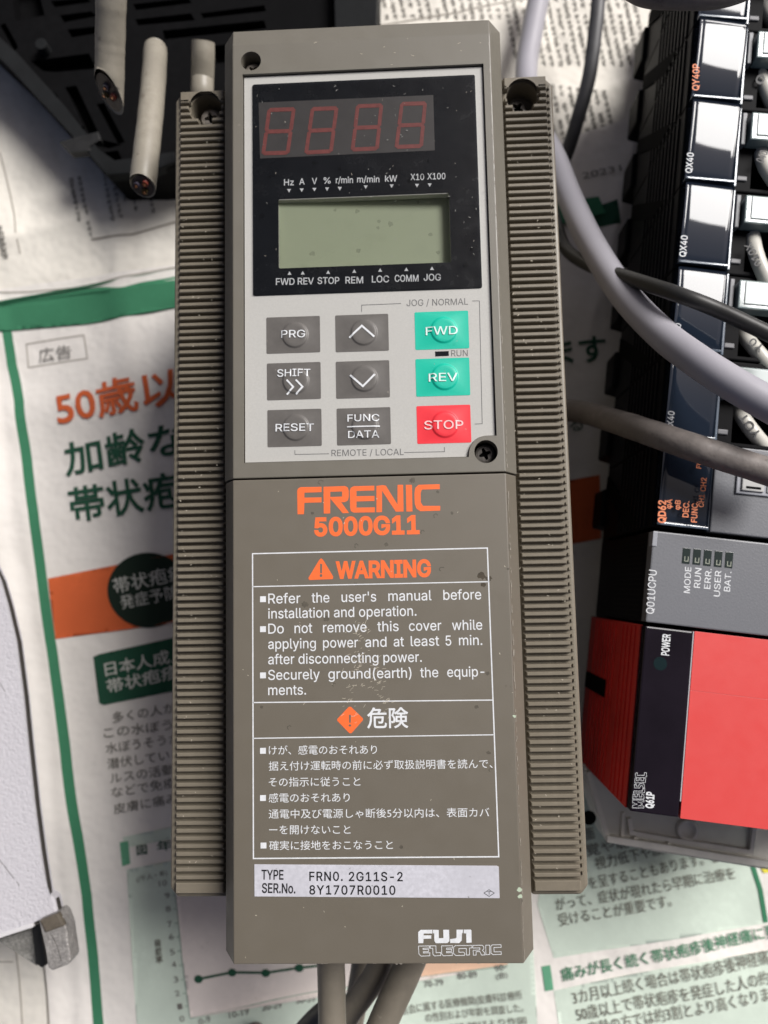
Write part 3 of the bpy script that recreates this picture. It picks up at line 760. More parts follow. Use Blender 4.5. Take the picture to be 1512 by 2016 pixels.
# wear on the covers: stain, chalk marks, lint; also painted edge highlights
def blob(px, py, r, sd, n=14):
    rr = random.Random(sd); return [(px+r*(.6+.5*rr.random())*math.cos(2*math.pi*i/n), py+r*(.5+.5*rr.random())*math.sin(2*math.pi*i/n)) for i in range(n)]
poly('stain', [blob(948, 1133, 10, 1), blob(962, 1139, 7, 2), blob(952, 1151, 6, 3)], ZF+.012, m_stain, lower)
m_spot = M_('dried_drop', tuple(q*.72 for q in TAUPE), .55, mott=[(900, .3)])
def rings(centres, name, z_, par):
    V, F = [], []
    for k, (x, y, r) in enumerate(centres):
        P = [U(a_, b_, z_) for a_, b_ in blob(x, y, r*.95, 100+k, 16)][::-1]
        if k % 3 == 0:
            v, f = stroke_geo(P[:11], .22); b = len(V); V += v; F += [[q+b for q in t] for t in f]
        else: b = len(V); V += P; F.append(list(range(b, len(V))))
    return mesh(name, V, F, m_spot, par, kind='stuff')
rings([(702, 1075, 5), (760, 1072, 5), (842, 1262, 4), (832, 1048, 5), (1000, 1120, 3), (700, 1150, 4), (870, 1120, 6), (905, 1238, 5), (960, 1326, 5), (658, 1348, 4), (938, 1392, 5), (962, 1482, 5), (966, 1516, 4),
       (862, 968, 4), (812, 946, 7), (632, 950, 6), (615, 1010, 4), (890, 1010, 4), (858, 1016, 5), (600, 1190, 8), (642, 1218, 7), (570, 1432, 5), (515, 1392, 4), (790, 1668, 5), (560, 1300, 3), (700, 1420, 3)], 'water_marks', ZF+.012, lower)
V, F = [], []
rr = random.Random(11)
def fleck(x, y, L, a_, wd, z_):
    P = [U(x, y, z_), U(x+L*.5*math.cos(a_)+rr.uniform(-1, 1), y+L*.5*math.sin(a_)+rr.uniform(-1, 1), z_), U(x+L*math.cos(a_), y+L*math.sin(a_), z_)]
    v, f = stroke_geo(P, wd); b = len(V); V.extend(v); F.extend([[q+b for q in t] for t in f])
for _ in range(120):
    t = rr.random(); x = 700+70*t*(1 if rr.random() < .5 else -.15)+rr.gauss(0, 12); y = 1230+190*t+rr.gauss(0, 10)
    fleck(x, y, rr.uniform(3, 9), rr.uniform(-1.2, .2), .05+.05*rr.random(), ZF+.05)
for _ in range(40): fleck(rr.uniform(465, 1020), rr.uniform(950, 1890), rr.uniform(1, 4), rr.uniform(0, 6), .07+.12*rr.random(), ZF+.05)
for _ in range(10): fleck(rr.uniform(465, 960), rr.uniform(60, 130), rr.uniform(1, 7), rr.uniform(-.5, .5), .1, ZF+.05)
mesh('scuff_marks', V, F, m_dust, lower, kind='stuff')
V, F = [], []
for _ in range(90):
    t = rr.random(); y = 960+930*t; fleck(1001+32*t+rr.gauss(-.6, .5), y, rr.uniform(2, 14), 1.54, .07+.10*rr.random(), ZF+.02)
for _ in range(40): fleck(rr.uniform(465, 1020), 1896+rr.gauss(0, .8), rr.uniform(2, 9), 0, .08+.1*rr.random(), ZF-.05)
mesh('edge_highlight_wear', V, F, M_('highlight_worn_plastic', (.30, .275, .235), .4), lower, kind='stuff')  # pale flecks paint the bright edge highlight, mixed with some rubbing
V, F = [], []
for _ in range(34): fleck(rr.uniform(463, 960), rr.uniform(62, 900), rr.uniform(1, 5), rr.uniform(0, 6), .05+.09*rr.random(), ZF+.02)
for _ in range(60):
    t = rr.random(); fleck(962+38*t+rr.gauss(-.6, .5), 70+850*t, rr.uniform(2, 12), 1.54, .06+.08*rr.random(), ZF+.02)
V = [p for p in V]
mesh('edge_highlight_wear', V, F, bpy.data.materials['highlight_worn_plastic'], upper, kind='stuff')  # painted highlight down the right edge, plus scattered rub flecks
V, F = [], []
for _ in range(150):
    sd_ = rr.random() < .5; t = rr.random(); y = 260+1480*t
    x = (rr.uniform(354, 440) if sd_ else rr.uniform(994+50*t, 1075+60*t)); fleck(x, y, rr.uniform(1, 4), rr.uniform(0, 6), .06+.12*rr.random(), 117.98)
mesh('lint', V, F, m_dust, inv, kind='stuff')
poly('chalk_mark', [blob(1023, 1752, 6, 9), blob(1024, 1765, 5, 10), blob(1013, 1410, 4, 11)], ZF+.02, m_chip, lower)
V, F = [], []
for _ in range(70): fleck(rr.uniform(500, 940), rr.uniform(165, 572), rr.uniform(1, 5), rr.uniform(0, 6), .05+.09*rr.random(), 129.6)
mesh('lint', V, F, M_('lint', (.30, .30, .28), .8), disp, kind='stuff')
V, F = [], []
for _ in range(26):
    x, y = rr.uniform(505, 935), rr.uniform(300, 560); b = len(V); P = [U(a_, b_, 129.58) for a_, b_ in blob(x, y, rr.uniform(3, 7), rr.randint(0, 9999), 10)][::-1]
    V += P; F.append(list(range(b, len(V))))
mesh('smudges', V, F, pane_mat('grime', (.78, .78, .78), 1.1, .6), disp, kind='stuff')

# ribbed side panels
def wing(side):
    s = side
    xi, xo = (-42.4, -58.7) if s < 0 else (42.0, 57.7)
    rx0, rx1 = (-56.6, -43.1) if s < 0 else (42.7, 55.3)
    y0, y1 = (12.0, 250.6)
    lo, hi = min(xi, xo), max(xi, xo)
    pts = [(xi, y0-.6), (xo-s*2.0, y0-.6), (xo, y0+1.8), (xo, y1-2.2), (xo-s*2.6, y1+.5), (xi, y1+.5)]
    body = from_bm('side_panel', prism_bm(pts, 6, 116.0, 1.0, 3), m_wing, inv)
    hx, hy = (U(403, 207, 118).xy if s < 0 else U(1029, 183, 118).xy)
    hole = circ(hx, hy, 4.75)
    hole = [(x, y if y > hy-3.4 else y) for x, y in hole]
    tear = [(x, y) if not (y < hy-3.6) else (hx+(x-hx)*.75, y-.9) for x, y in hole]
    boolean(body, [cutter(tear, 108.5, 130)])
    def rb(ya, yb, xa=rx0, xb=rx1, z1_=117.9, mt=m_wing):
        lo_, hi_ = min(xa, xb), max(xa, xb)
        bm = bmesh.new(); zt, zb = z1_, 115.7
        A_ = [bm.verts.new(q) for q in ((lo_-.25, ya-.12, zb), (hi_+.25, ya-.12, zb), (hi_+.25, yb+.12, zb), (lo_-.25, yb+.12, zb))]
        B_ = [bm.verts.new(q) for q in ((lo_, ya, zt-.22), (hi_, ya, zt-.22), (hi_, yb, zt-.22), (lo_, yb, zt-.22))]
        C_ = [bm.verts.new(q) for q in ((lo_+.22, ya+.2, zt), (hi_-.22, ya+.2, zt), (hi_-.22, yb-.2, zt), (lo_+.22, yb-.2, zt))]
        for X, Y in ((A_, B_), (B_, C_)):
            for i in range(4): bm.faces.new((X[i], X[(i+1) % 4], Y[(i+1) % 4], Y[i]))
        bm.faces.new(C_)
        return from_bm('rib', bm, mt, inv)
    pitch, w_ = 2.087, 1.10
    rb(13.1, 15.9)                                     # plain block at the lower end
    first = None; k = 0; y = 17.35-w_/2
    while y < 238.8:
        if first is None: first = rb(y, y+w_)
        else:
            o = first.copy(); o.location = (random.gauss(0, .035)*MM, (y-(17.35-w_/2)+random.gauss(0, .022))*MM, random.gauss(0, .05)*MM); COL.objects.link(o); o.parent = inv
        y += pitch; k += 1
    while y < 247.6:                                   # ribs interrupted by the screw hole
        ym = y+w_/2; dd = ym-hy
        if abs(dd) < 5.0:
            hw = math.sqrt(max(.01, 5.0**2-dd*dd))
            if abs(rx0-(hx-hw)) > .6: rb(y, y+w_, rx0, hx-hw-.15)
            if abs(rx1-(hx+hw)) > .6: rb(y, y+w_, hx+hw+.15, rx1)
        else: rb(y, y+w_)
        y += pitch
    # plain block at the upper end, cut by the hole
    o = rb(246.6, 250.0); boolean(o, [cutter(tear, 108.5, 130)])
    # small studs along the outer chamfer
    if s > 0:
        V, F = [], []
        y = 17.35
        while y < 247:
            b = len(V); V += [(55.95, y-.45, 115.9), (56.6, y-.45, 115.9), (56.6, y+.45, 115.9), (55.95, y+.45, 115.9), (56.0, y-.35, 116.9), (56.35, y-.35, 116.9), (56.35, y+.35, 116.9), (56.0, y+.35, 116.9)]
            F += [[b+q for q in f] for f in ((4, 5, 6, 7), (0, 1, 5, 4), (1, 2, 6, 5), (2, 3, 7, 6), (3, 0, 4, 7))]
            y += pitch
        mesh('edge_studs', V, F, m_wing, inv, kind='stuff')
    return hx, hy
hx, hy = wing(-1); screw(hx-2.9+3.1, hy-.3, 111.5, 3.1, m_bright_screw, .2)
hx, hy = wing(1); screw(hx-.6, hy-.2, 110.5, 3.0, m_screw, .9)

# ------------------------------------------------------------------ cables
def cr(P, n=14):
    out = []
    Q = [P[0]*2-P[1]]+P+[P[-1]*2-P[-2]]
    for i in range(1, len(Q)-2):
        a_, b_, c_, d_ = Q[i-1:i+3]
        for k in range(n):
            t = k/n; out.append(.5*((2*b_)+(c_-a_)*t+(2*a_-5*b_+4*c_-d_)*t*t+(3*b_-a_-3*c_+d_)*t**3))
    out.append(Q[-2]); return out
def tube(name, P, r, mat, parent=None, ns=20, flat=1.0, caps=True, cut=None, wob=0.0, twin=False):
    """round cable through P; cut = unit normal of an oblique cut at the last point"""
    n = len(P); V, F = [], []
    ref = Vector((0, 0, 1)); rr_ = random.Random(len(P))
    for i, p in enumerate(P):
        t = (P[min(i+1, n-1)]-P[max(i-1, 0)]).normalized()
        s_ = t.cross(ref).normalized() if abs(t.dot(ref)) < .98 else t.cross(Vector((1, 0, 0))).normalized()
        u_ = s_.cross(t).normalized()
        rad = r*(1+wob*math.sin(i*.55)*.5+wob*rr_.uniform(-.5, .5))
        for k in range(ns):
            a_ = 2*math.pi*k/ns; q = p+s_*math.cos(a_)*rad+u_*math.sin(a_)*rad*flat
            if cut is not None and i > n-30:
                te = (P[-1]-P[-3]).normalized(); dd = (q-P[-1]).dot(cut)/te.dot(cut)
                if dd > 0 or i == n-1: q = q-te*dd
            V.append(q)
    for i in range(n-1):
        for k in range(ns):
            a_, b_ = i*ns+k, i*ns+(k+1) % ns; F.append((a_, b_, b_+ns, a_+ns))
    if caps: F.append(list(range(ns))); F.append(list(range((n-1)*ns, n*ns))[::-1])
    return mesh(name, V, F, mat, parent, smooth=True)
m_cab = M_('grey_beige_sheath', (0.30, 0.275, 0.225), 0.42, mott=[(60, .25), (400, .2)], bump=(300, .4, .0002), spots=[(160, .62, (0.12, 0.10, 0.08), .6)])
m_cab2 = M_('dusty_olive_sheath', (0.215, 0.19, 0.15), 0.45, mott=[(60, .3), (300, .2)], bump=(300, .4, .0002), spots=[(200, .66, (0.34, 0.31, 0.26), .4)])
m_lav = M_('lavender_grey_sheath', (0.36, 0.35, 0.385), 0.45, mott=[(30, .1)], bump=(200, .1, .0001))
m_brown = M_('grimy_grey_sheath', (0.21, 0.185, 0.17), 0.55, mott=[(50, .3), (300, .3)], bump=(350, .6, .0003), spots=[(150, .60, (0.10, 0.085, 0.075), .7)])
m_dark = M_('black_sheath', (0.030, 0.030, 0.029), 0.42, mott=[(200, .3)], bump=(300, .3, .0002))
m_dgrey = M_('dark_grey_sheath', (0.075, 0.075, 0.080), 0.45, mott=[(100, .3)])
m_core = M_('cut_core', (0.035, 0.018, 0.014), 0.45, mott=[(900, .5)])
m_cop = M_('copper_strands', (0.45, 0.20, 0.10), 0.35, metal=.9, mott=[(1500, .5)])
def PX(pts): return [U(x, y, z) for x, y, z in pts]
def cable(name, label, pts, r, mat, group=None, **k):
    P = cr(PX(pts)); z0 = min(p.z for p in P)
    c = thing(name, label, 'cable', (P[len(P)//2].x, P[len(P)//2].y, z0), group=group)
    tube('sheath', P, r, mat, c, **k); return c, P
def cut_end(c, p, t, cut, r, seed):
    """dark face with its cores, recessed in the oblique cut"""
    s_ = cut.cross(Vector((0, 0, 1))).normalized(); u_ = s_.cross(cut).normalized()
    k = 1/abs(t.dot(cut))
    ax = (t-cut*t.dot(cut)); ax = ax.normalized() if ax.length > 1e-3 else s_
    bx_ = cut.cross(ax).normalized()
    n = 24; V = [p+cut*.12+ax*r*.84*k*math.cos(2*math.pi*i/n)+bx_*r*.84*math.sin(2*math.pi*i/n) for i in range(n)]
    A = (V[1]-V[0]).cross(V[2]-V[1]).dot(cut)
    mesh('cut_face', V, [list(range(n)) if A > 0 else list(range(n))[::-1]], m_core, c)
    rr_ = random.Random(seed)
    for j, cc in enumerate(((.16, .035, .025), (.045, .04, .06), (.13, .10, .045))):
        a_ = 2.1*j+seed; q = p+ax*r*.42*math.cos(a_)+bx_*r*.42*math.sin(a_)
        w_ = tube('core_wire', [q-t*.5, q+cut*.5+Vector((rr_.uniform(-.1, .1), 0, 0)), q+cut*1.1], r*.24, M_('core_wire_%d' % (j+seed*3), cc, .4), c, ns=10)
        tube('copper', [q+cut*1.0, q+cut*1.5], r*.12, m_cop, c, ns=8)
GC = 'cut grey cables hanging over the black terminal box'
for lab, pts, r, cutv, sd_ in (('long cut grey cable entering from the top edge, leftmost of the cut cables', [(222, -60, 118), (219, 0, 114), (217, 90, 106), (215, 182, 99)], 4.75, (-.45, -.82, .36), 1),
                               ('short cut grey cable with a dark open end, middle one of the cut cables', [(306, 98, 70), (303, 150, 80), (296, 230, 90), (287, 310, 95), (281, 366, 97)], 4.35, (-.12, -.88, .46), 2)):
    c, P = cable('cut_cable', lab, pts, r, m_cab, GC, cut=Vector(cutv).normalized(), wob=.02)
    cut_end(c, P[-1], (P[-1]-P[-3]).normalized(), Vector(cutv).normalized(), r, sd_)
cable('cut_cable', 'stub of grey cable standing up behind the left ribbed side of the tan drive', [(400, 82, 78), (400, 110, 76), (399, 150, 72), (397, 200, 68), (396, 240, 40)], 4.2, m_cab, GC)
cable('thick_cable', 'smooth lavender grey cable sweeping from behind the drive across the black modules', [(1075, -60, 20), (1060, 0, 20), (1048, 60, 22), (1036, 140, 26), (1045, 220, 36), (1090, 310, 50), (1122, 390, 58), (1165, 480, 72), (1225, 575, 90), (1300, 655, 106), (1375, 712, 118), (1450, 760, 124), (1560, 822, 128)], 4.75, m_lav, ns=28)
cable('thin_cable', 'flat dark grey twin cable lying on the newspaper at the top', [(1183, -60, 34), (1178, 0, 32), (1172, 60, 30), (1160, 150, 26), (1140, 225, 22), (1120, 290, 15), (1105, 330, 9)], 3.0, m_dgrey, flat=.7)
cable('thin_cable', 'thin glossy black cable crossing in front of the black modules beneath the lavender cable', [(1085, 400, 30), (1098, 450, 45), (1116, 492, 55), (1160, 522, 70), (1230, 545, 92), (1330, 578, 112), (1420, 613, 115), (1560, 680, 117)], 2.35, m_dark)
cable('thick_cable', 'grimy brownish grey cable crossing in front of the modules and behind the ribbed side', [(1060, 796, 30), (1100, 806, 52), (1150, 812, 66), (1210, 829, 84), (1280, 852, 104), (1360, 879, 114), (1440, 905, 116), (1560, 944, 118)], 4.05, m_brown, wob=.015, ns=24)
cable('thick_cable', 'brown cable just dipping into the top right corner of the picture', [(1210, -60, 140), (1265, -18, 145), (1340, -11, 148), (1420, -14, 148), (1500, -40, 146)], 3.6, m_brown)
GB = 'olive grey cables coming out of the lower end of the tan drive'
cable('drive_cable', 'straight olive grey cable leaving the lower end of the tan drive', [(650, 1800, 96), (651, 1880, 96), (653, 1950, 96), (655, 2100, 97)], 4.2, m_cab2, GB, ns=28, wob=.008)
cable('drive_cable', 'olive grey cable bending down to the left behind the straight one', [(770, 1790, 84), (760, 1860, 83), (742, 1915, 82), (712, 1960, 80), (680, 2005, 78), (640, 2090, 74)], 4.0, m_cab2, GB, ns=28, wob=.008)
cable('drive_cable', 'dim olive cable in the gap between the straight and the bending one', [(722, 1800, 62), (716, 1880, 61), (706, 1950, 60), (690, 2030, 58), (680, 2100, 56)], 3.9, m_cab2, GB, ns=28)
cable('drive_cable', 'dark sided olive grey cable slanting to the lower left, rightmost of the drive cables', [(852, 1780, 92), (822, 1860, 92), (792, 1930, 92), (762, 1995, 92), (715, 2110, 92)], 4.5, m_cab2, GB, ns=28, wob=.008)
cable('drive_cable', 'short black bend of cable left of the straight olive cable', [(645, 1985, 60), (618, 2008, 55), (590, 2040, 50), (570, 2080, 45)], 3.4, m_dark, GB)
# a round cable end poking in at the lower edge
cable('thick_cable', 'dark rounded tip of a cable peeping over the bottom edge below the chart', [(500, 2110, 6), (502, 2070, 8), (502, 2030, 9), (502, 2018, 8)], 3.0, m_brown)

# ------------------------------------------------------------------ black terminal box, top left
m_bbox = M_('black_moulding', (0.006, 0.006, 0.0065), 0.6, spec=.05, mott=[(40, .3), (300, .3)], bump=(500, .3, .0002))
m_brim = M_('dark_grey_moulding', (0.018, 0.019, 0.020), 0.5, spec=.05, mott=[(60, .3)], bump=(500, .3, .0002))
tb = thing('terminal_box', 'black plastic equipment box with rows of slots beneath the cut cables', 'equipment box', (-120, 330, 4))
ZB = 30.0
ol = pxp([(-180, -160), (-180, -60), (20, 128), (215, 343), (300, 338), (455, 296), (640, 250), (746, 230), (744, -160)], ZB)
body = from_bm('box_body', prism_bm(ol, 5, ZB, 1.2), m_bbox, tb)
slots = [[(20, -40), (70, -40), (88, 30), (30, 42)], [(0, 50), (10, 45), (36, 92), (28, 102)], [(100, 2), (170, -4), (180, 4), (108, 14)], [(118, 30), (180, 22), (190, 32), (126, 44)], [(133, 58), (190, 52), (200, 64), (140, 74)],
         [(262, 8), (370, -4), (378, 6), (268, 20)], [(266, 38), (376, 26), (384, 40), (272, 50)], [(395, 26), (520, 10), (524, 22), (400, 36)],
         [(128, 172), (150, 168), (205, 285), (185, 290)], [(190, 205), (205, 202), (246, 280), (232, 284)], [(120, 255), (165, 248), (167, 262), (122, 268)], [(166, 306), (232, 296), (246, 326), (188, 333)],
         [(180, 285), (200, 275), (240, 285), (215, 292)], [(320, 60), (520, 40), (525, 56), (322, 78)], [(420, 90), (520, 80), (522, 120), (420, 125)], [(60, 120), (175, 105), (190, 135), (110, 142), (85, 140)]]
cut_ = [cutter(pxp(s, ZB), ZB-7, ZB+5, tb) for s in slots] + [cutter(circ(*U(100, 196, ZB).xy, 3.2), ZB-6, ZB+5, tb), cutter(circ(*U(50, 200, ZB-3).xy, 2.6), ZB-6, ZB+5, tb)]
boolean(body, cut_)
from_bm('rim', prism_bm(pxp([(-182, -62), (-170, -80), (36, 108), (128, 210), (196, 300), (228, 322), (345, 302), (348, 322), (300, 341), (213, 348), (118, 240), (18, 132)], ZB), ZB-4, ZB+1.6, .5), m_brim, tb)
from_bm('corner_bracket', prism_bm(pxp([(118, 282), (195, 262), (200, 278), (178, 290), (180, 300), (140, 304)], ZB+1), ZB-2, ZB+2.2, .3), M_('scuffed_grey_moulding', (0.022, 0.022, 0.022), .4, mott=[(200, .5)]), tb)
from_bm('end_block', prism_bm(pxp([(655, -120), (746, -120), (742, 60), (660, 70)], ZB+6), 20, ZB+7, .6), m_brim, tb)
from_bm('knob', prism_bm(ell_pts if False else circ(*U(84, 92, ZB+3).xy, 2.6, 16), ZB-2, ZB+5, .5), m_brim, tb)

# ------------------------------------------------------------------ white painted enclosure, lower left
m_enc = M_('pebbled_white_paint', (0.56, 0.545, 0.575), 0.42, mott=[(14, .08), (120, .05)], bump=(900, .8, .0005), spots=[(1300, .64, (0.26, 0.24, 0.26), .7), (300, .72, (.40, .38, .38), .5)])
m_encd = M_('dark_seam', (0.05, 0.045, 0.04), .4)
m_chrome = M_('tarnished_chrome', (0.40, 0.39, 0.36), 0.3, metal=.3, mott=[(300, .5), (1200, .5)], bump=(500, .8, .0006))
m_hinge = M_('pitted_hinge_metal', (0.42, 0.40, 0.38), 0.35, metal=.2, mott=[(300, .4), (1200, .4)], bump=(600, .9, .0006))
en = thing('metal_case', 'white pebble painted metal case with a worn corner latch at the lower left edge', 'case', (-160, 0, 4))
ZE = 60.0
eo = [(-220, 1080), (-30, 1080), (0, 1142), (14, 1190), (31, 1262), (45, 1370), (55, 1470), (68, 1590), (80, 1680), (87, 1725), (93, 1762), (106, 1768), (113, 1797), (78, 1811), (60, 1819), (0, 1838), (-220, 1905)]
from_bm('case_lid', prism_bm(pxp(eo, ZE), ZE-5, ZE, .9), m_enc, en)
from_bm('case_body', prism_bm(pxp([(x-190, y-40) for x, y in eo], ZE), 4, ZE-5, .9), m_encd, en)
from_bm('seam_strip', prism_bm(pxp([(x+6, y+3) for x, y in eo], ZE-1), ZE-3, ZE-1.0, .3), m_encd, en)
from_bm('edge_trim', prism_bm(pxp([(-200, 1902), (0, 1838), (64, 1817), (66, 1825), (0, 1846), (-200, 1911)], ZE), ZE-5, ZE+.4, .3), M_('white_edge', (.62, .61, .62), .3), en)
from_bm('gusset', prism_bm(pxp([(-6, 1850), (62, 1830), (68, 1896), (72, 1902)], ZE-8), ZE-14, ZE-8, .3), m_chrome, en)
from_bm('latch_plate', prism_bm(pxp([(62, 1826), (78, 1818), (92, 1900), (82, 1906), (70, 1898)], ZE-4), ZE-9, ZE-4, .5), M_('dark_latch_metal', (.05, .05, .05), .3, metal=.7), en)
from_bm('latch', prism_bm(pxp([(75, 1812), (114, 1797), (122, 1805), (130, 1828), (139, 1890), (136, 1899), (102, 1912), (94, 1905), (86, 1850)], ZE+3), ZE-4, ZE+3, 1.6, 3), m_hinge, en)
from_bm('latch_cap', prism_bm(pxp([(76, 1813), (114, 1798), (127, 1824), (88, 1838)], ZE+4), ZE+2, ZE+3.8, .8, 2), M_('dull_bronze_paint', (.13, .11, .085), .5, mott=[(400, .3)]), en)
lines('scratch', [([(-2, 1692), (28, 1730)], 1.2, False), ([(33, 1736), (38, 1744)], 1.1, False), ([(0, 1345), (10, 1362)], 1.0, False)], ZE+.06, m_encd, en)
lines('scratch', [([(102, 1840), (112, 1862), (121, 1892)], 1.0, False)], ZE+3.1, m_encd, en)

# ------------------------------------------------------------------ the controller rack, right
m_rk = M_('black_rack_plastic', (0.007, 0.007, 0.008), 0.45, spec=.05, mott=[(60, .3), (400, .2)], bump=(900, .2, .0001))
m_rk2 = M_('dark_rack_plastic', (0.012, 0.012, 0.013), 0.5, spec=.1, mott=[(60, .3)])
m_pgrey = M_('grey_panel', (0.155, 0.160, 0.175), 0.36, mott=[(30, .08), (1500, .10)], bump=(1500, .4, .0001))
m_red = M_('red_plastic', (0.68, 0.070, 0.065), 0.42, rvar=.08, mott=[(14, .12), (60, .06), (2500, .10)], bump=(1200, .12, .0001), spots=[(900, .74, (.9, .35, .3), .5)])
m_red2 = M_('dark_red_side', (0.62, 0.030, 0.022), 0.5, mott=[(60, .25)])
m_gloss = M_('gloss_black', (0.012, 0.009, 0.014), 0.09, mott=[(60, .3)], ior=1.3, rvar=.04, spots=[(500, .74, (.10, .09, .09), .5)])
m_led = M_('smoked_clear_cover', (0.012, 0.018, 0.030), 0.04, ior=1.42, spec=.5, coat=0.12, spots=[(700, .76, (.12, .12, .12), .4)])
m_rim = M_('clear_edge', (0.10, 0.13, 0.17), 0.12, ior=1.6, coat=.6)
m_lid = M_('pale_terminal_cover', (0.50, 0.56, 0.55), 0.28, mott=[(60, .06)], coat=.15)
m_lid2 = M_('clear_lid_edge', (0.20, 0.25, 0.25), 0.12, coat=.8)
m_obs = M_('orange_marking', (0.80, 0.24, 0.10), .5)
m_tray = M_('frosted_clear_plastic', (0.85, 0.83, 0.77), 0.35, mott=[(60, .15)], spec=.5)
tm = m_tray.node_tree.nodes['Principled BSDF']; tm.inputs['Alpha'].default_value = .8
m_trayr = M_('frosted_rib', (0.82, 0.79, 0.72), 0.4, mott=[(90, .2)])
ZR = 103.0
rack = thing('controller_rack', 'black controller rack with grey processor and red power supply, right of the tan drive', 'controller', W(0, 130, 5), -ANG)
pbox('base_unit', 8, -60, 5, 95, 262, 24, m_rk, rack, .6)
def side_bm(v, u0, u1, z0, z1): pass
mods = []
for i in range(8):
    u0 = -43.3+27.65*i
    nm = 'input_module'
    grey = (i == 6+0 and False)
    o = pbox(nm, 0.3, u0+.12, 38, 98, u0+27.35, 99.2, m_rk, rack, .5)
    # louvred side wall with a slanting clip
    V, F = [], []
    for k in range(9):
        v0 = -.28; zz = 60+k*4.1
        P = [W(v0, u0+.8, zz), W(v0, u0+26.8, zz), W(v0, u0+26.8, zz+1.3), W(v0, u0+.8, zz+1.3), W(.4, u0+.8, zz), W(.4, u0+26.8, zz), W(.4, u0+26.8, zz+1.3), W(.4, u0+.8, zz+1.3)]
        b = len(V); V += P; F += [[b+q for q in f] for f in ((3, 2, 1, 0), (0, 1, 5, 4), (1, 2, 6, 5), (2, 3, 7, 6), (3, 0, 4, 7))]
    mesh('side_louvres', V, F, m_rk2, o, kind='stuff')
    P = [W(-.35, u0+3, 40), W(-.35, u0+9, 40), W(-.35, u0+25, 72), W(-.35, u0+25, 86)]
    Q_ = [p+VX*.6 for p in P]
    mesh('side_clip', P+Q_, [(3, 2, 1, 0), (0, 1, 5, 4), (1, 2, 6, 5), (2, 3, 7, 6), (3, 0, 4, 7)], m_hole, o)
    from_bm('mounting_lug', prism_bm([W(v_, u_, 0).xy[:] for v_, u_ in ((-1.5, u0+8), (9, u0+6), (9, u0+24), (-1.5, u0+22))], 26, 39, .8), m_rk, o)
    mods.append((o, u0)); o.name = 'input_module' if i != 7 else 'counter_module'
    if i in (1, 2): o.name = 'output_module'
def curved_cover(par, v0, v1, u0, u1, tilt, bulge, name='status_cover', mat=None):
    """smoked clear cover: slightly domed and tipped"""
    n = 16; V, F = [], []
    for j in range(n+1):
        s_ = j/n; u_ = u0+(u1-u0)*s_
        for i in range(n+1):
            r_ = i/n; v_ = v0+(v1-v0)*r_
            e_ = min(s_, 1-s_, .06)/.06; f_ = min(r_, 1-r_, .06)/.06; ed_ = .5*(1-min(e_, 1)**.5)+.5*(1-min(f_, 1)**.5)
            z_ = ZR+(s_-.5)*tilt-(r_-.5)*1.1+bulge*(1-(2*s_-1)**2)*.6+.25*math.sin(r_*3.0+s_*2)*.3-ed_*.7
            V.append(W(v_, u_, z_))
    for j in range(n):
        for i in range(n):
            k = j*(n+1)+i; F.append((k, k+n+1, k+n+2, k+1))
    b = len(V)
    ring = [j*(n+1) for j in range(n+1)]+[n*(n+1)+i for i in range(1, n+1)]+[j*(n+1)+n for j in range(n-1, -1, -1)]+[i for i in range(n-1, 0, -1)]
    for q in ring: p = V[q]; V.append(Vector((p.x, p.y, 98.5)))
    for i in range(len(ring)): F.append((ring[i], ring[(i+1) % len(ring)], b+(i+1) % len(ring), b+i))
    return mesh(name, V, F, mat or m_led, par, smooth=True)
tilts = {0: (-2.9, 1.0), 1: (-2.9, 1.0), 2: (-3.2, 1.5), 3: (-2.6, 1.0), 4: (-2.0, 1.0), 5: (-1.2, 1.0), 6: (-1.2, .7), 7: (-.5, .4)}
for i, (o, u0) in enumerate(mods):
    curved_cover(o, .9, 16.3, u0+.6, u0+26.8, *tilts[i])
    pbox('cover_rim', 16.5, u0+.5, 96, 17.3, u0+26.9, 101.6, m_rim, o, .2)
    pbox('cover_rim', .9, u0+25.9, 96, 16.3, u0+26.7, 103.3, m_rim, o, .2)
    if i < 7:
        # terminal block: deep well, pale lid, catch
        wellv0 = 19.5
        boolean(o, [cutter([W(v_, u_, 0).xy[:] for v_, u_ in ((22.5, u0+13), (96, u0+13), (96, u0+26), (22.5, u0+26))], 60, 120, rack)])
        pbox('terminal_lid', 19.6, u0+3.2, 92, 62, u0+12.4, 104.2, m_lid2, o, .5)
        pbox('lid_label', 21.4, u0+3.7, 100, 61, u0+11.0, 104.6, m_lid, o, .25)
        pbox('catch', 18.0, u0+22.2, 88, 21.2, u0+23.8, 99.8, M_('grey_catch', (.10, .10, .11), .4) if i == 0 else bpy.data.materials['grey_catch'], o, .3)
        pbox('hinge_rib', 17.6, u0+2.2, 95, 19.0, u0+13.0, 102.0, m_pgrey, o, .25)
    else:
        pbox('front_panel', 17.0, u0+.3, 97, 98, u0+27.1, 102.4, m_pgrey, o, .4)
        fr = pbox('connector_frame', 23.6, u0+6.4, 100, 70, u0+14.6, 103.2, M_('light_grey_moulding', (.30, .31, .34), .35), o, .3)
        pbox('connector', 25.0, u0+7.4, 100.5, 31.6, u0+13.6, 103.9, M_('pale_connector', (.42, .42, .41), .4), o, .3)
        pbox('connector', 32.6, u0+7.4, 100.5, 68, u0+13.6, 103.7, bpy.data.materials['pale_connector'], o, .3)
        cc = W(28.3, u0+9.4, 103.95)
        mesh('brass_screw', [cc+Vector((1.25*math.cos(t*.3927), 1.25*math.sin(t*.3927), 0.05)) for t in range(16)], [list(range(16))], M_('brass', (.28, .12, .03), .3, metal=.8, mott=[(900, .6)]), o)
        pbox('slot', 26.2, u0+12.2, 103, 30.6, u0+12.9, 103.97, m_hole, o, 0)
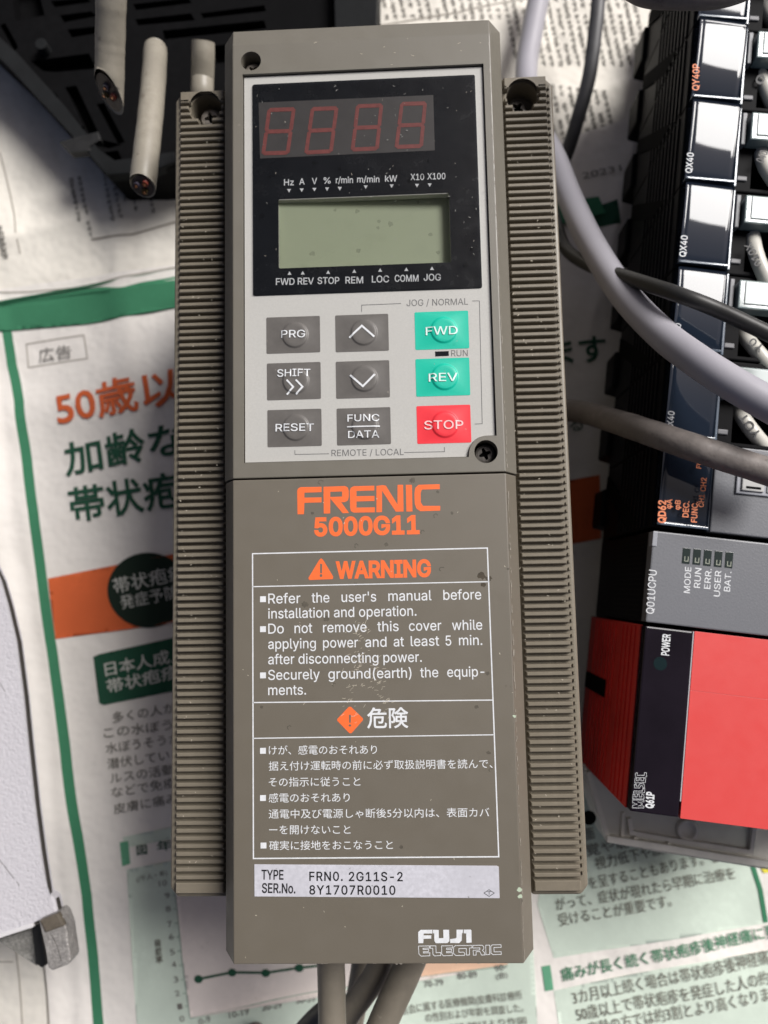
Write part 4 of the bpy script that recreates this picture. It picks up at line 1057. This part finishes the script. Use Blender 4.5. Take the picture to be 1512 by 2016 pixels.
# module lettering (reads upwards)
def vt(s, xb, yb, xt, yt, hpx, z_, mat, par, off=.012): return text(s, (xb, yb), (xt, yt), hpx, z_, mat, par, off=off)
zq = ZR+1.9
vt('QX40', 1362, 341, 1366, 301, 12, zq, m_white, mods[3][0]); vt('QX40', 1350, 506, 1354, 464, 12, zq, m_white, mods[4][0])
vt('QX40', 1337, 678, 1341, 637, 12, zq, m_white, mods[5][0]); vt('QX40', 1324, 850, 1328, 810, 12, zq, m_white, mods[6][0])
vt('QY40P', 1376, 178, 1377, 126, 12, zq+.6, m_obs, mods[2][0])
vt('QD62', 1310, 1030, 1311, 985, 14, zq, m_obs, mods[7][0], .03)
for s, x, yb, yt, h_ in (('φA', 1321, 1002, 983, 10), ('φB', 1338, 1004, 985, 10), ('DEC.', 1355, 1019, 987, 11), ('FUNC.', 1372, 1029, 988, 11), ('CH1', 1385, 999, 974, 10), ('CH2', 1389, 968, 941, 10), ('FU', 1380, 923, 908, 9)):
    vt(s, x, yb, x+2, yt, h_, zq, m_obs, mods[7][0], .02)
# processor
cu = 178.9
cpu = pbox('processor_module', .2, cu, 38, 98, cu+27.9, 99.5, m_rk, rack, .5)
pbox('front_panel', .0, cu+.1, 98, 98, cu+27.7, ZR, m_pgrey, cpu, .45)
pbox('corner_tab', -.1, cu+.3, 100, 1.3, cu+4.8, ZR+.35, M_('pale_tab', (.30, .31, .34), .3), cpu, .2)
for k, vv in enumerate((9.2, 12.35, 15.5, 18.7, 21.9)):
    pbox('status_window', vv, cu+4.2-k*.05, 102.6, vv+2.3, cu+9.0-k*.05, ZR+.12, M_('status_window', (.02, .03, .028), .15) if k == 0 else bpy.data.materials['status_window'], cpu, .08)
    P = [W(vv+.75, cu+6.8, 0), W(vv+.75, cu+8.2, 0), W(vv+1.75, cu+8.2, 0), W(vv+1.75, cu+6.8, 0)]
    v_, f_ = stroke_geo([Vector((p.x, p.y, ZR+.16)) for p in P], .22); mesh('lamp_outline', v_, f_, M_('lamp_mark', (.30, .32, .26), .5) if k == 0 else bpy.data.materials['lamp_mark'], cpu)
zc = ZR+.06
vt('Q01UCPU', 1287, 1209, 1293, 1123, 15, zc, m_white, cpu, .004)
for s, x, yb, x2, yt in (('MODE', 1358, 1168, 1361, 1117), ('RUN', 1378, 1158, 1381, 1119), ('ERR.', 1398, 1160, 1401, 1120), ('USER', 1417, 1175, 1420, 1124), ('BAT.', 1437, 1165, 1440, 1126)):
    vt(s, x, yb, x2, yt, 12, zc, m_white, cpu, .004)
V, F = [], []
for k in range(16):
    ua = cu+1.2+k*1.65; P = [W(-.25, ua, 64), W(-.25, ua+.5, 64), W(-.25, ua+.5, 96), W(-.25, ua, 96)]; b = len(V); V += P; F.append([b+3, b+2, b+1, b])
mesh('side_louvres', V, F, m_rk2, cpu, kind='stuff')
# power supply
su = 207.4
psu = pbox('power_supply', .4, su, 30, 98, su+54.9, 99.5, m_rk, rack, .5)
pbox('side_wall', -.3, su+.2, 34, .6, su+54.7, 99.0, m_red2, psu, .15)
V, F = [], []
for k in range(12):
    if k in (7,): continue
    zz = 42+k*4.6
    P = [W(-.75, su+1, zz), W(-.75, su+54, zz), W(-.75, su+54, zz+2.4), W(-.75, su+1, zz+2.4), W(-.2, su+1, zz), W(-.2, su+54, zz), W(-.2, su+54, zz+2.4), W(-.2, su+1, zz+2.4)]
    b = len(V); V += P; F += [[b+q for q in f] for f in ((0, 1, 2, 3), (0, 4, 5, 1), (3, 2, 6, 7), (0, 3, 7, 4), (1, 5, 6, 2))]
mesh('side_ribs', V, F, m_red2, psu, kind='stuff')
pbox('side_recess', -1.0, su+21, 36, -.5, su+27, 66, m_hole, psu, .1)
pbox('lamp_strip', .0, su+.4, 97, 14.0, su+54.6, ZR+.2, m_gloss, psu, .5)
pbox('strip_edge', 14.0, su+.4, 98, 14.35, su+50, ZR+.25, M_('bright_edge', (.42, .42, .44), .2), psu, .1)
pbox('front_panel', 14.6, su+.3, 97, 98, su+17.7, ZR, m_red, psu, .06)
pbox('front_panel', 14.6, su+17.73, 97, 98, su+54.8, ZR-.03, m_red, psu, .06)
cc = W(5.2, su+11.0, ZR+.24)
mesh('power_lamp', [cc+Vector((2.0*math.cos(t*.2618), 2.0*math.sin(t*.2618), 0)) for t in range(24)], [list(range(24))], M_('unlit_lamp', (.006, .016, .018), .1), psu)
zs = ZR+.27
vt('POWER', 1317, 1291, 1320, 1249, 15, zs, m_white, psu, .02)
vt('Q61P', 1286, 1592, 1288, 1560, 15, zs, m_white, psu, .035)
# outlined maker word
def CM(x, y): return (1130+x/3.958, 1240+y/3.958)
ME = {'M': [(545-ty_, 1388-tx_) for tx_, ty_ in ((0, 0), (0, 88), (20, 88), (30, 52), (42, 88), (62, 88), (62, 0), (47, 0), (47, 48), (36, 14), (26, 14), (15, 48), (15, 0))],
      'E': [(458, 1318), (545, 1318), (545, 1282), (530, 1280), (528, 1302), (508, 1302), (508, 1282), (494, 1282), (492, 1302), (474, 1302), (476, 1284), (460, 1282)],
      'L': [(464, 1272), (550, 1270), (552, 1240), (536, 1238), (534, 1256), (466, 1256)],
      'S': [(472, 1232), (470, 1205), (484, 1200), (486, 1218), (502, 1218), (512, 1198), (545, 1200), (550, 1232), (538, 1232), (534, 1214), (520, 1214), (512, 1232)],
      'e': [(474, 1192), (556, 1190), (558, 1160), (544, 1158), (542, 1176), (522, 1176), (522, 1160), (508, 1160), (506, 1176), (488, 1176), (490, 1160), (476, 1158)],
      'C': [(480, 1148), (478, 1118), (492, 1112), (494, 1134), (548, 1134), (550, 1112), (566, 1114), (566, 1142), (556, 1150), (490, 1152)]}
lines('maker_lettering', [([CM(*p) for p in q], 0.72, True) for q in ME.values()], zs, m_white, psu)
# frosted end piece and its ribs
tr_o = pxp([(1150, 1505), (1158, 1555), (1196, 1660), (1300, 1678), (1540, 1718), (1540, 1560), (1240, 1520)], 46)
tray = from_bm('frosted_end_cover', prism_bm(tr_o, 30, 46, .8), m_tray, rack)
def rib(pts, z0, z1, w_): 
    P = [U(x, y, z1) for x, y in pts]; v_, f_ = stroke_geo(P, w_); n = len(P)
    V = [Vector((p.x, p.y, z1)) for p in v_]+[Vector((p.x, p.y, z0)) for p in v_]
    F = [list(f) for f in f_]; m = len(v_)
    for i in range(n-1): F += [[i, i+1, m+i+1, m+i], [n+i+1, n+i, m+n+i, m+n+i+1]]
    F += [[0, m, m+n, n], [n-1, 2*n-1, m+2*n-1, m+n-1]]
    return mesh('cover_rib', V, F, m_trayr, tray)
rib([(1196, 1652), (1300, 1668), (1420, 1688), (1540, 1706)], 44, 49, 2.2)
rib([(1240, 1612), (1244, 1640), (1330, 1655), (1480, 1678), (1486, 1630)], 44, 48, 1.4)
rib([(1160, 1520), (1198, 1652)], 44, 48, 1.6); rib([(1228, 1600), (1226, 1650)], 44, 47, 1.2); rib([(1252, 1648), (1251, 1664)], 44, 47.5, 1.2); rib([(1318, 1658), (1316, 1674)], 44, 47.5, 1.2)
rib([(1455, 1684), (1454, 1694)], 44, 47.5, 1.6)
cc = U(1352, 1633, 46)
V, F = [], []
for k, (r_, z_) in enumerate(((4.2, 46), (3.8, 47.4), (2.7, 47.4), (2.3, 46.6), (.05, 46.7))):
    V += [(cc.x+r_*math.cos(i*.2618), cc.y+r_*math.sin(i*.2618), z_) for i in range(24)]
for k in range(4):
    for i in range(24): F.append((k*24+i, k*24+(i+1) % 24, (k+1)*24+(i+1) % 24, (k+1)*24+i))
mesh('moulded_boss', V, F, m_trayr, tray, smooth=True)
cc = U(1152, 1600, 40); mesh('mounting_screw', [(cc.x+2.6*math.cos(i*.35), cc.y+2.6*math.sin(i*.35), 46.3) for i in range(18)], [list(range(18))], m_hole, tray)

# marked wires in the terminal wells
m_sleeve = M_('white_marker_sleeve', (0.60, 0.585, 0.53), 0.32, mott=[(100, .08)])
m_wire = M_('dusty_wire', (0.36, 0.31, 0.26), 0.45, mott=[(200, .2)])
GW = 'sleeved wires dropping from the terminal lids of the black modules'
def mwire(label, pts, s, p0, p1, hh, zt_):
    P = cr(PX(pts), 10); c = thing('marked_wire', label, 'wire', P[0], group=GW)
    n = len(P); k = int(n*.72)
    tube('marker_sleeve', P[:k+1], 2.35, m_sleeve, c, ns=18); tube('wire', P[k:]+[P[-1]+(P[-1]-P[-2])*8], 1.5, m_wire, c, ns=12)
    if s: text(s, p0, p1, hh, zt_, m_ink, c, off=.02)
mwire('white wire sleeve below the lid of the topmost module, cut by the right edge', [(1497, -20, 98), (1505, 10, 96), (1520, 40, 94), (1540, 80, 90)], '', 0, 0, 0, 0)
mwire('white wire sleeve with dark numbers below the second lid from the top', [(1492, 112, 94), (1496, 145, 97), (1512, 185, 98), (1530, 225, 97), (1545, 260, 96)], '0', (1500, 168), (1508, 150), 14, 100.4)
mwire('white wire sleeve marked with loops of black figures below the third lid', [(1496, 272, 94), (1498, 300, 98), (1508, 330, 100), (1528, 362, 100), (1545, 395, 96)], '040', (1502, 322), (1512, 300), 14, 102.4)
mwire('whitest sleeve with four stacked black figures, above the black cable', [(1480, 440, 94), (1482, 470, 98), (1490, 505, 100), (1506, 545, 100), (1522, 580, 98), (1540, 620, 94)], '010X', (1502, 520), (1478, 476), 14, 102.4)
mwire('white sleeve slanting out from under the black cable', [(1455, 645, 92), (1474, 672, 96), (1502, 705, 98), (1530, 735, 97), (1560, 770, 94)], 'Y0', (1506, 684), (1482, 664), 15, 100.4)
mwire('white sleeve between the lavender and the grimy cable, above a blue wire', [(1452, 800, 94), (1462, 822, 97), (1482, 850, 98), (1504, 876, 97), (1520, 892, 96), (1545, 915, 92)], 'YOT', (1500, 856), (1466, 812), 15, 100.4)
